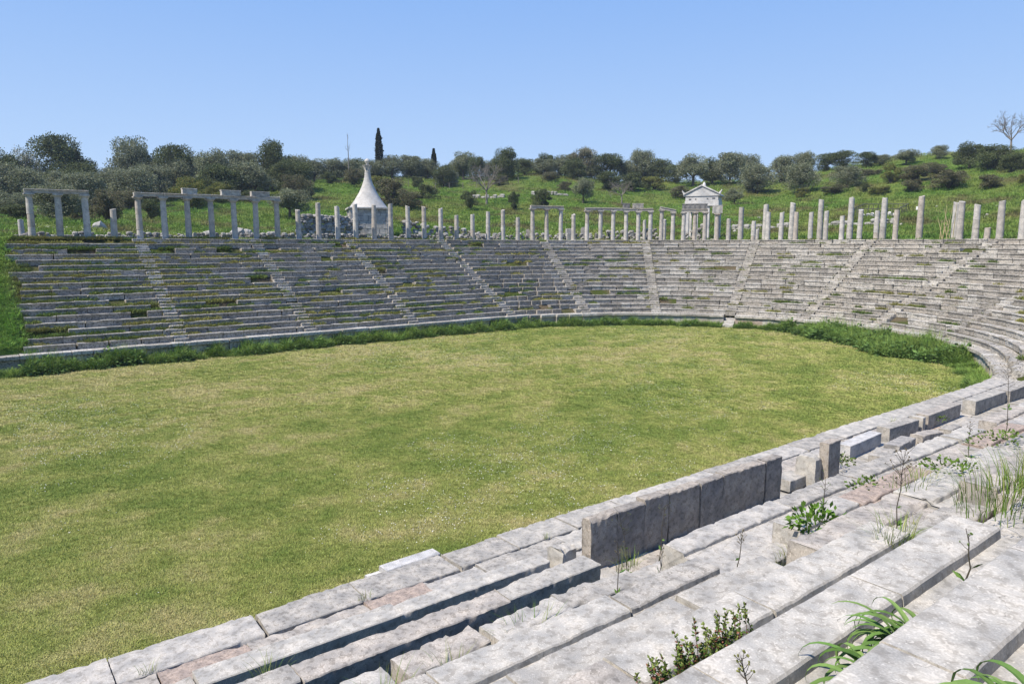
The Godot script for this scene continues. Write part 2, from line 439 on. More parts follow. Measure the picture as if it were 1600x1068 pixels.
func grain_texture(sz: int, sd: int, lo: float) -> ImageTexture:
	var a := noise_image(sz, 0.05, 4, sd)
	var f := noise_image(sz, 0.14, 3, sd + 1)
	var out := PackedByteArray()
	out.resize(sz * sz)
	for i in sz * sz:
		out[i] = int(clampf(lo + (1.0 - lo) * (0.5 + (a[i] / 255.0 - 0.5) * 1.0 + (f[i] / 255.0 - 0.5) * 1.4), 0.0, 1.0) * 255.0)
	return ImageTexture.create_from_image(Image.create_from_data(sz, sz, false, Image.FORMAT_L8, out))

func mat(lin: Color, rough := 0.9) -> StandardMaterial3D:
	var m := StandardMaterial3D.new()
	m.albedo_color = lin.linear_to_srgb()
	m.roughness = rough
	m.metallic_specular = 0.25
	return m

func stone_mat(lin: Color, tx: Array, scale: float, shift: Vector3, relief := 0.6) -> StandardMaterial3D:
	var m := mat(lin, 0.88)
	m.albedo_texture = tx[0]
	m.uv1_triplanar = true
	m.uv1_world_triplanar = true
	m.uv1_scale = Vector3.ONE * scale
	m.uv1_offset = shift
	if relief > 0.0:
		m.heightmap_enabled = true
		m.heightmap_texture = tx[1]
		m.heightmap_scale = relief
	return m

func leaf_mat(back: float) -> StandardMaterial3D:
	var m := mat(Color.WHITE, 0.75)
	m.vertex_color_use_as_albedo = true
	m.cull_mode = BaseMaterial3D.CULL_DISABLED
	m.backlight_enabled = true
	m.backlight = Color(back, back, back)
	return m

func make_materials() -> void:
	var t1 := stone_texture(1024, 11, 0.13, 0.75, 0.15)
	var t2 := stone_texture(1024, 23, 0.18, 0.9, 0.18)
	var t4 := stone_texture(1024, 83, 0.42, 0.6)
	var t3 := stone_texture(512, 41, 0.10, 0.15)
	# near seats
	M.near = []
	for c in [Color(0.56, 0.533, 0.48), Color(0.51, 0.483, 0.435), Color(0.61, 0.583, 0.527), Color(0.55, 0.505, 0.447), Color(0.58, 0.553, 0.505)]:
		M.near.append(stone_mat(c, t1 if M.near.size() % 2 == 0 else t2, 0.6, Vector3(M.near.size() * 0.37, M.near.size() * 0.21, 0.13), 0.22))
	M.rough = stone_mat(Color(0.50, 0.48, 0.45), t2, 0.8, Vector3(0.3, 0.1, 0.6), 0.8)
	M.pink = stone_mat(Color(0.60, 0.49, 0.415), t2, 1.3, Vector3(0.1, 0.5, 0.2), 1.0)
	M.pale = stone_mat(Color(0.70, 0.69, 0.67), t3, 0.7, Vector3(0.4, 0.2, 0.7), 0.3)
	M.slabwall = stone_mat(Color(0.56, 0.505, 0.435), t2, 0.5, Vector3(0.7, 0.3, 0.2), 2.0)
	M.slabwall2 = stone_mat(Color(0.48, 0.44, 0.39), t2, 0.55, Vector3(0.1, 0.9, 0.6), 2.0)
	# far seats: weathered, with dark crust
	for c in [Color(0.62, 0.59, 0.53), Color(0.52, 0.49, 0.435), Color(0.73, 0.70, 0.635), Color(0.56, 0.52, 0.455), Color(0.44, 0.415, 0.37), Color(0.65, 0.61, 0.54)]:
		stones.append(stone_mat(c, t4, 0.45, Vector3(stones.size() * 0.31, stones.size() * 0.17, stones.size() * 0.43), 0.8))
	M.column = []
	for c in [Color(0.66, 0.635, 0.585), Color(0.60, 0.565, 0.51), Color(0.70, 0.675, 0.625), Color(0.62, 0.56, 0.485)]:
		M.column.append(stone_mat(c, t1, 0.45, Vector3(M.column.size() * 0.27, 0.4, 0.1), 0.8))
	M.crust = stone_mat(Color(0.33, 0.325, 0.32), t2, 0.5, Vector3(0.2, 0.8, 0.4), 1.0)
	M.tomb = stone_mat(Color(0.74, 0.725, 0.69), t3, 0.35, Vector3(0.6, 0.1, 0.3), 0.5)
	M.tombwall = stone_mat(Color(0.68, 0.66, 0.62), t1, 0.4, Vector3(0.2, 0.3, 0.9), 0.8)
	M.white = stone_mat(Color(0.84, 0.83, 0.81), t3, 0.35, Vector3(0.3, 0.7, 0.5), 0.3)
	M.rubble = []
	for c in [Color(0.44, 0.425, 0.395), Color(0.32, 0.305, 0.28), Color(0.56, 0.545, 0.51)]:
		M.rubble.append(stone_mat(c, t2, 0.7, Vector3(M.rubble.size() * 0.4, 0.2, 0.5), 1.0))
	# turf and earth: colour per vertex, grain from the texture
	var g := mat(Color(1, 1, 1), 1.0)
	g.metallic_specular = 0.1
	g.vertex_color_use_as_albedo = true
	g.albedo_texture = grain_texture(1024, 61, 0.35)
	g.uv1_triplanar = true
	g.uv1_world_triplanar = true
	g.uv1_scale = Vector3.ONE * 0.4
	g.heightmap_enabled = true
	g.heightmap_texture = g.albedo_texture
	g.heightmap_scale = 2.5
	M.turf = g
	M.leaf = leaf_mat(0.7)
	M.grass = leaf_mat(0.6)
	M.petal = mat(Color(0.82, 0.82, 0.80), 0.8)
	M.bark = mat(Color(0.10, 0.085, 0.07), 0.95)
	M.greybark = mat(Color(0.21, 0.19, 0.17), 0.95)
	M.iron = mat(Color(0.07, 0.07, 0.07), 0.6)
	M.signwhite = mat(Color(0.75, 0.75, 0.73), 0.5)
	M.straw = mat(Color(0.42, 0.36, 0.20), 0.9)
	M.stem = mat(Color(0.085, 0.075, 0.055), 0.9)
	M.gravel = M.rubble[2]

# ------------------------------------------------------------------ ground
func axis(lo: float, hi: float, step: float, reach: float) -> PackedFloat32Array:
	var a := []
	var d := step
	var p := lo
	while p > -reach:
		d = minf(d * 1.13, 30.0)
		p -= d
		a.push_front(p)
	p = lo
	while p <= hi:
		a.append(p)
		p += step
	d = step
	while p < reach:
		a.append(p)
		d = minf(d * 1.13, 30.0)
		p += d
	return PackedFloat32Array(a)

func make_ground() -> void:
	var xs := axis(-36.0, 30.0, 0.5, 900.0)
	var zs := axis(-73.0, 6.0, 0.5, 900.0)
	var nx := xs.size()
	var nzz := zs.size()
	var v := PackedVector3Array()
	var n := PackedVector3Array()
	var c := PackedColorArray()
	var ix := PackedInt32Array()
	for j in nzz:
		for i in nx:
			var x := xs[i]
			var z := zs[j]
			v.append(Vector3(x, height(x, z), z))
			var o := off_of(x, z)
			var col: Color
			if o < 0.4: col = turf_color(dry_at(x, z)) * 1.35
			elif o < 17.0 and not (z > -2.4 and x < 0.0 and o < 11.6):
				var e := nz2.get_noise_2d(x * 9.0, z * 9.0) + 0.1
				col = Color(0.20, 0.165, 0.11).lerp(Color(0.10, 0.13, 0.035), clampf(e * 2.5 + 0.45, 0.0, 1.0)) * 1.2
			else: col = hill_color(x, z) * 1.3
			col.a = 1.0
			c.append(col)
	for j in nzz:
		for i in nx:
			var dx := v[j * nx + mini(i + 1, nx - 1)] - v[j * nx + maxi(i - 1, 0)]
			var dz := v[mini(j + 1, nzz - 1) * nx + i] - v[maxi(j - 1, 0) * nx + i]
			n.append(dz.cross(dx).normalized())
	for j in nzz - 1:
		for i in nx - 1:
			var a := j * nx + i
			ix.append_array([a, a + 1, a + nx + 1, a, a + nx + 1, a + nx])
	var ar := []
	ar.resize(Mesh.ARRAY_MAX)
	ar[Mesh.ARRAY_VERTEX] = v
	ar[Mesh.ARRAY_NORMAL] = n
	ar[Mesh.ARRAY_COLOR] = c
	ar[Mesh.ARRAY_INDEX] = ix
	var m := ArrayMesh.new()
	m.add_surface_from_arrays(Mesh.PRIMITIVE_TRIANGLES, ar)
	solo("ground", m, M.turf, "mown stadium lawn, earth banks and grassy hillside", "ground", "", "structure")

# ------------------------------------------------------------------ far tiers
var far_mesh := []        # [length, mesh]
var step_mesh := []
var cope_mesh := []
var wall_mesh := []

func make_far_meshes() -> void:
	for L in [0.9, 1.25, 1.6, 2.0]:
		for k in 4:
			far_mesh.append([L, bar(seat_profile(RISE + 0.04, 0.36, RUN + 0.1, 0.10, 0.05), L, maxi(3, int(L * 4.0)), 0.022, 0.09, far_mesh.size() + 3)])
	for k in 5: step_mesh.append(bar(box_profile(0.36, 0.30, 0.02), 0.84, 3, 0.02, 0.05, 50 + k))
	for k in 6: cope_mesh.append(bar(box_profile(0.95, 0.24, 0.03), 1.2, 5, 0.02, 0.06, 70 + k))
	for k in 6: wall_mesh.append(bar(box_profile(0.5, 0.80, 0.012), 1.2, 4, 0.02, 0.05, 90 + k))

func run_of_blocks(parent: Node3D, called: String, lib: Array, u0: float, u1: float, o: float, y: float, gap_chance: float, jit: float) -> void:
	# fill an arc at offset o with worn blocks
	var r := (W + o) / W
	var u := u0
	while u < u1 - 0.12:
		var it = lib[rng.randi() % lib.size()]
		var L: float = it[0] * rng.randf_range(0.92, 1.1)
		var du := L if u < 0.0 else L / r
		if u < 0.0 and u + du > 0.0: du = minf(du, maxf(0.3, -u))
		if u + du > u1 - 0.3: du = u1 - u
		var a := ring(u, o)
		var b := ring(u + du, o)
		var real := a.distance_to(b)
		if real > 0.25 and rng.randf() > gap_chance:
			var mid := (a + b) * 0.5
			var fr := -outward(u + du * 0.5)
			var bs := facing(fr)
			bs = bs * Basis.from_euler(Vector3(rng.randf_range(-1, 1), rng.randf_range(-1, 1) * 0.6, rng.randf_range(-1, 1) * 0.5) * jit)
			var sc: float = (real - 0.012) / it[0]
			mid.y = y + rng.randf_range(-1.0, 0.6) * jit * 0.7
			mid += fr * rng.randf_range(-1, 1) * jit * 1.2
			part(parent, called, it[1], stones[rng.randi() % stones.size() if u > 0.3 * W else [4, 1, 3, 4, 3, 1, 0][rng.randi() % 7]], Transform3D(bs * Basis.from_scale(Vector3(sc, 1, 1)), mid))  # left bank draws darker tints: weathering, plus riser shade put into the colour
		u += du

var bank_spots := []      # places for weeds on the tiers

func make_far_tiers() -> void:
	var words = ["open-ended wedge of weathered seat rows beside the grass slope, thick with weeds", "wedge of dark seat rows under the long architrave, patched with yellow weeds",
		"wedge of dark seat rows below the bare shafts next to the long architrave", "wedge of seat rows below the conical-roofed tomb", "wedge of seat rows on the bend, between conical tomb and short three-column architrave",
		"wedge of pale seat rows below the three-column architrave on the bend", "wedge of pale seat rows below the pedimented tomb, against the walled passage", "wedge of pale seat rows just past the walled passage",
		"wedge of seat rows below the pairs of tall and short bare shafts", "wedge of curved seat rows above the dark weed patch", "curved seat rows sweeping round to join the near tiers"]
	var bounds: Array = [-33.9] + STAIR_U + [PI * W - 0.6]
	var gaps = [0.06, 0.06, 0.03, 0.02, 0.02, 0.02, 0.005, 0.012, 0.008, 0.005, 0.005]
	for w in 11:
		var t := thing("seating_wedge", words[w], "stone seating", Vector3.ZERO, 0.0, "wedges of stone seat rows round the arena")
		for i in ROWS:
			var o := O1 + RUN * i
			var y := COPE + RISE * (i + 1)
			if w == 0 and i == ROWS - 1: continue
			var half := 0.43
			var u0: float = bounds[w] + (0.0 if w == 0 else half * W / (W + o if bounds[w] > 0.0 else W))
			var u1: float = bounds[w + 1] - (half * W / (W + o if bounds[w + 1] > 0.0 else W) if w < 10 else 0.0)
			if w == 0: u0 += rng.randf_range(-0.2, 0.5)
			var jj := 0.022 if w < 5 else 0.014
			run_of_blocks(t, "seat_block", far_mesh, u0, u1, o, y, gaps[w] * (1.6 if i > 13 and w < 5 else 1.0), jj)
	# stairs between the wedges, two steps to a seat
	var sw = ["beside the weedy open-ended wedge", "below the end of the long architrave", "below the bare shafts left of the conical tomb", "just past the conical-roofed tomb", "below the three-column architrave", "leading up to the pedimented tomb", "rising straight from the walled passage", "with pale worn steps below the tall bare shafts", "above the dark weed patch", "on the tight bend beside the weed patch"]
	for k in 10:
		var t := thing("stone_staircase", "narrow stone staircase between seat rows, " + sw[k], "stairs", Vector3.ZERO, 0.0, "staircases between the seating wedges")
		var u: float = STAIR_U[k]
		var fr := -outward(u)
		var bs := facing(fr)
		for i in ROWS * 2:
			if rng.randf() < 0.03: continue
			var o := O1 + RUN * 0.5 * (i - 0.6)
			var p := ring(u, o + 0.17)
			p.y = COPE + RISE * 0.5 * (i + 1) + rng.randf_range(-0.02, 0.01)
			part(t, "step", step_mesh[rng.randi() % 5], stones[rng.randi() % stones.size()], Transform3D(bs * Basis.from_euler(Vector3(rng.randf_range(-0.02, 0.02), rng.randf_range(-0.04, 0.04), 0)), p + fr * rng.randf_range(-0.02, 0.02)))
	# podium wall: orthostats under a coping
	var stretch = [[-46.0, STAIR_U[0], "podium wall of upright slabs and worn coping along the straight side, half hidden by weeds"], [STAIR_U[0], 0.0, "podium wall with broken coping below the long row of bare shafts"], [0.0, STAIR_U[6] - 0.5, "podium wall round the bend up to the passage, with pale slabs"], [STAIR_U[6] + 0.5, STAIR_U[8], "podium wall past the passage, with pinkish slabs"], [STAIR_U[8], PI * W + 1.0, "podium wall round the tight bend behind the dark weed patch"]]
	# sloping slabs in the passage
	var pas := thing("passage_paving", "sloping pale slabs in the passage through the podium wall", "paving", Vector3.ZERO)
	for k in 4:
		var pp := ring(STAIR_U[6], -0.25 + k * 0.42)
		pp.y = 0.25 + k * 0.22
		part(pas, "slab", cope_mesh[k], M.column[2], Transform3D(facing(-outward(STAIR_U[6])) * Basis.from_scale(Vector3(0.72, 1.6, 0.5)), pp))
	for s in stretch:
		var t := thing("podium_wall", s[2], "wall", Vector3.ZERO, 0.0, "podium wall round the arena")
		var u: float = s[0]
		while u < s[1] - 0.2:
			var du := minf(rng.randf_range(1.0, 1.45), s[1] - u)
			if s[1] - u - du < 0.5: du = s[1] - u
			var wide := 1.0
			if u > 2.0 * W: wide = 1.25
			for kind in 2:
				var o := 0.42 * wide if kind == 0 else 0.33
				var a := ring(u, o)
				var b := ring(u + du, o)
				var mid := (a + b) * 0.5
				var fr := -outward(u + du * 0.5)
				if u < 0.0 and u + du > 0.0: fr = Vector3(1, 0, 0)
				var bs := facing(fr) * Basis.from_euler(Vector3(rng.randf_range(-0.015, 0.015), rng.randf_range(-0.02, 0.02), rng.randf_range(-0.012, 0.012)))
				var sc := (a.distance_to(b) - 0.012) / 1.2
				mid.y = COPE + rng.randf_range(-0.02, 0.015) if kind == 0 else COPE - 0.22
				if kind == 0: part(t, "coping_slab", cope_mesh[rng.randi() % 6], stones[[0, 2, 5, 1][rng.randi() % 4]], Transform3D(bs * Basis.from_scale(Vector3(sc, 1, wide)), mid))
				else: part(t, "upright_slab", wall_mesh[rng.randi() % 6], M.pink if (u > STAIR_U[6] and rng.randf() < 0.3) else (M.column[rng.randi() % 4] if u > 0.0 else stones[rng.randi() % 6]), Transform3D(bs * Basis.from_scale(Vector3(sc, 1, 1)), mid + fr * rng.randf_range(-0.03, 0.01)))
			u += du

# ------------------------------------------------------------------ near tiers
func near_seat(parent: Node3D, a: float, h: float, w: float, deep: float, z0: float, z1: float, thick: float, step: float, m: Material, tilt := Vector3.ZERO, rough := 0.008, chip := 0.05) -> void:
	# one seat slab; its front edge faces the arena (-x), from z0 to z1
	var L := absf(z1 - z0) - 0.012
	var prof := seat_profile(thick, w, deep, 0.0, step)
	var me := bar(prof, L, clampi(int(L * 24.0), 6, 64), rough, chip, rng.randi() % 900 + 5, 0.07)
	var bs := facing(Vector3(-1, 0, 0)) * Basis.from_euler(tilt)
	part(parent, "seat_slab", me, m, Transform3D(bs, Vector3(EYE.x - a, EYE.y - h, (z0 + z1) * 0.5)))

func near_block(parent: Node3D, called: String, c: Vector3, size: Vector3, m: Material, turn := Vector3.ZERO, rough := 0.01, chip := 0.05, edge := 0.015) -> MeshInstance3D:
	# free block: size.x along the row (z), size.y tall, size.z across; c is the middle of its top
	var me := bar(box_profile(size.z, size.y, edge), size.x, clampi(int(size.x * 22.0), 4, 56), rough, chip, rng.randi() % 900 + 7, 0.09)
	return part(parent, called, me, m, Transform3D(facing(Vector3(-1, 0, 0)) * Basis.from_euler(turn), c))

func nm() -> Material: return M.near[rng.randi() % M.near.size()]

func make_near_tiers() -> void:
	var words := {"Z": "top row of pale grey seat slabs behind the strap-leaved grass clumps", "A": "row of smooth pale seat slabs with strap-leaved grass growing behind it", "B": "row of pale seat slabs with a reddish heath-like herb at its back", "C": "row of seat slabs broken off beside the tufts of wild oats", "D": "seat row mixing a pinkish worn slab with a long raised grey slab",
		"E": "row of lichen-spotted seat slabs with low leafy weeds", "F": "row of broken tilted seat blocks with grass in the gaps", "G": "row of long rough slabs with a dark gap behind, ending at the upright parapet", "H": "lowest bench row of cut slabs running up to the upright parapet"}
	for i in NEAR.size():
		var r = NEAR[i]
		var nmn: String = r[0]
		var t := thing("seat_row", words[nmn], "stone seating", Vector3.ZERO, 0.0, "seat rows of the near tiers")
		var back_a: float = (NEAR[i - 1][1] - 0.06) if i > 0 else -0.6
		var deep: float = r[1] - back_a
		var zs := []
		var breaks := {"Z": [3.0, 0.6, -1.6, -3.9, -6.0, -8.2, -10.4], "A": [2.0, -0.9, -3.26, -4.95, -7.0, -9.1, -11.5, -13.5], "B": [2.0, -0.7, -3.0, -4.75, -6.55], "C": [2.0, -1.2, -3.15, -4.6, -6.9], "D": [2.0, -0.8, -2.9, -4.75], "E": [2.0, -0.4, -2.9, -5.1, -6.6], "F": [2.2, 0.9, -0.4, -1.9, -3.1, -4.15, -5.3, -6.6], "G": [3.0, 0.4, -2.6, -5.5, -7.25], "H": [3.0, 0.6, -1.9, -4.75, -7.7]}
		var b: Array = breaks[nmn]
		for k in b.size() - 1:
			var m := nm()
			var tilt := Vector3(rng.randf_range(-0.006, 0.006), rng.randf_range(-0.004, 0.004), rng.randf_range(-0.004, 0.004))
			match nmn:
				"F":
					tilt = Vector3(rng.randf_range(-0.06, 0.03), rng.randf_range(-0.05, 0.05), rng.randf_range(-0.03, 0.03))
					near_seat(t, r[1] + rng.randf_range(-0.06, 0.05), r[2] + rng.randf_range(-0.03, 0.04), r[3] + rng.randf_range(-0.02, 0.08), deep, b[k] - 0.03, b[k + 1] + 0.04, 0.36, 0.0, M.near[[1, 3, 4][rng.randi() % 3]], tilt, 0.030, 0.10)
				"G":
					near_seat(t, r[1] + rng.randf_range(-0.04, 0.04), r[2], r[3], deep, b[k], b[k + 1], 0.46, 0.0, M.near[[3, 1, 3, 0][k % 4]], tilt, 0.024, 0.06)
				"H":
					near_seat(t, r[1], r[2] + (0.0 if k != 2 else -0.05), r[3] + (0.02 if k != 2 else 0.08), deep, b[k], b[k + 1], 0.42, 0.0, m, tilt, 0.022 if k != 2 else 0.005, 0.05 if k != 2 else 0.015)
				"Z", "A", "B":
					near_seat(t, r[1], r[2], r[3], deep, b[k], b[k + 1], 0.46, 0.085, M.near[[0, 2, 4][rng.randi() % 3]], tilt, 0.003, 0.010)
				_:
					near_seat(t, r[1] + rng.randf_range(-0.03, 0.03), r[2], r[3] + rng.randf_range(-0.02, 0.03), deep, b[k], b[k + 1], 0.46, 0.07, m, tilt, 0.008, 0.035)
		# beyond the broken stretch each row goes on towards the bend
		var on := {"B": [[-8.6, -10.6], [-10.6, -13.2], [-13.2, -15.6]], "C": [[-9.0, -11.2], [-11.2, -13.6], [-13.6, -16.0], [-16.0, -18.2]], "D": [[-4.85, -6.2], [-6.7, -9.1], [-9.1, -12.3], [-12.3, -14.9], [-14.9, -17.6], [-17.6, -20.0]], "E": [[-8.3, -9.9], [-9.9, -12.3], [-12.3, -14.4], [-14.4, -16.9], [-16.9, -19.5], [-19.5, -22.4]], "F": [[-7.45, -10.2], [-10.2, -12.4], [-12.4, -14.5], [-14.5, -16.8], [-16.8, -18.2], [-19.0, -21.4], [-21.4, -24.2], [-24.2, -27.0], [-27.0, -30.0]], "G": [[-7.3, -9.6], [-9.6, -12.2], [-12.2, -14.8], [-14.8, -17.4], [-17.4, -19.6], [-19.6, -22.2], [-22.2, -25.0], [-25.0, -28.0], [-28.0, -31.0], [-31.0, -34.0]]}
		if on.has(nmn) and not nmn in ["F", "G"]:
			# sunken ledge where the seat slab is gone
			var g0: float = b[b.size() - 1]
			var g1: float = on[nmn][0][0]
			if g0 - g1 > 0.3: near_seat(t, r[1] - 0.02, r[2] + 0.24, r[3], deep - 0.04, g0 - 0.02, g1 + 0.02, 0.30, 0.0, nm(), Vector3.ZERO, 0.02, 0.08)
		if on.has(nmn):
			for s in on[nmn]:
				var da := 0.0
				var dh := 0.0
				if nmn == "G":
					# behind the parapet this row is a low paved ledge
					da = -0.55
					dh = 0.22
				if nmn == "F": da = 0.12
				var pinkish: bool = (nmn == "E" and (s[0] == -9.9 or s[0] == -14.4)) or (nmn == "D" and s[0] == -14.9)
				near_seat(t, r[1] + da + rng.randf_range(-0.04, 0.04), r[2] + dh + rng.randf_range(-0.02, 0.02), r[3] + rng.randf_range(0.0, 0.06) + (0.35 if nmn == "G" else 0.0), deep + da, s[0], s[1], 0.44, 0.06 if nmn != "G" else 0.0, M.pink if pinkish else nm(), Vector3(rng.randf_range(-0.012, 0.012), rng.randf_range(-0.012, 0.012), rng.randf_range(-0.008, 0.008)), 0.012, 0.07)
	make_near_podium()

func make_near_podium() -> void:
	var t := thing("podium_paving", "wide paved edge of large grey slabs with pinkish patches beside the lawn", "paving", Vector3.ZERO, 0.0, "", "")
	var y := COPE
	# edge row, then inner rows
	var rows = [[10.80, 0.80, [3.0, 0.9, -1.2, -3.3, -5.0, -6.9, -8.3, -9.9, -11.6, -13.5, -15.2, -17.3, -19.2, -21.3, -23.5, -25.8, -28.2, -30.7, -33.3, -36.2]], [10.02, 0.74, [3.0, 1.2, -0.4, -1.7, -2.95, -4.9, -6.05, -7.2, -9.2, -11.0, -12.8, -14.8, -16.6, -18.9, -21.0, -23.2, -25.7, -28.2, -31.0, -33.6, -36.2]], [9.37, 0.54, [3.0, 1.6, 0.2, -1.6, -3.3, -4.4, -5.1, -8.2, -10.4, -12.3, -14.3, -16.3, -18.4, -20.6, -22.9, -25.2, -27.6, -30.2, -33.0, -36.2]]]
	for ri in 3:
		var r = rows[ri]
		var b: Array = r[2]
		for k in b.size() - 1:
			if ri == 2 and b[k] == -5.1: continue   # gravel fill there
			var L: float = absf(b[k + 1] - b[k]) - 0.014
			var m := nm()
			if ri == 1 and (b[k] == -1.7 or b[k] == -4.9): m = M.pink
			if ri == 2 and b[k] == -22.9: m = M.pink
			var mid: float = (b[k] + b[k + 1]) * 0.5
			var w: float = r[1]
			near_block(t, "paving_slab", Vector3(EYE.x - r[0] + rng.randf_range(-0.012, 0.012), y + rng.randf_range(-0.025, 0.012) - ri * 0.012, mid), Vector3(L, 0.26, w - 0.012), m, Vector3(rng.randf_range(-0.008, 0.008), 0.0, rng.randf_range(-0.006, 0.006)), 0.012, 0.06)
	# floor behind the parapet and the bench slabs
	var t3 := thing("ledge_paving", "sunken floor slabs behind the parapet and bench slabs", "paving", Vector3.ZERO)
	for lane in [[8.15, 0.78, 1.16], [7.35, 0.80, 1.30], [8.85, 0.56, 0.99]]:
		var zz := -7.35 if lane[0] < 8.8 else -15.0
		while zz > -35.5:
			var L := rng.randf_range(1.2, 2.2)
			near_block(t3, "floor_slab", Vector3(EYE.x - lane[0], lane[2] + rng.randf_range(-0.02, 0.02) - (0.12 if zz < -15.0 and lane[0] < 8.8 else 0.0), zz - L * 0.5), Vector3(L - 0.015, 0.25, lane[1]), nm(), Vector3(rng.randf_range(-0.01, 0.01), 0, rng.randf_range(-0.01, 0.01)), 0.014, 0.06)
			zz -= L
	# wall below the edge
	var t2 := thing("podium_wall", "podium wall of upright slabs under the paved edge, facing the lawn", "wall", Vector3.ZERO, 0.0, "podium wall round the arena")
	var z := 3.0
	while z > -36.0:
		var L := rng.randf_range(1.0, 1.5)
		part(t2, "upright_slab", wall_mesh[rng.randi() % 6], stones[rng.randi() % 6], Transform3D(facing(Vector3(-1, 0, 0)) * Basis.from_scale(Vector3((L - 0.01) / 1.2, 1, 1)), Vector3(W + 0.36, COPE - 0.25, z - L * 0.5)))
		z -= L
	# gravel fill between the slabs
	var b := Mb.new()
	for i in 520:
		var p := Vector3(EYE.x - rng.randf_range(9.12, 9.66), COPE - 0.06, rng.randf_range(-8.2, -5.0))
		var s := rng.randf_range(0.03, 0.085)
		var q := []
		for k in 6: q.append(p + Vector3(rng.randf_range(-1, 1), rng.randf_range(0.2, 1.0), rng.randf_range(-1, 1)) * s)
		for k in 4: b.tri(q[k], q[(k + 1) % 6], q[(k + 2) % 6], Vector3.UP)
		b.box(p - Vector3(0, s * 0.3, 0), Vector3(s, s, s) * 1.1, Basis.from_euler(Vector3(rng.randf(), rng.randf(), rng.randf()) * 3.0))
	b.box(Vector3(EYE.x - 9.37, COPE - 0.17, -6.65), Vector3(0.55, 0.2, 3.1))
	solo("gravel_fill", b.done(), M.gravel, "strip of pale broken gravel filling a gap in the paved edge", "gravel", "", "stuff")
	# pale marble block lying against the edge
	var wb := thing("marble_block", "pale bluish marble block lying on the lawn edge against the paving", "stone block", Vector3.ZERO)
	near_block(wb, "slab", Vector3(EYE.x - 11.32, COPE - 0.01, -6.35), Vector3(1.2, 0.35, 0.30), M.pale, Vector3(0, 0.03, 0), 0.002, 0.01)
	near_block(wb, "lower_slab", Vector3(EYE.x - 11.36, COPE - 0.13, -5.72), Vector3(0.5, 0.5, 0.26), M.pale, Vector3.ZERO, 0.003, 0.01)
	make_parapet()

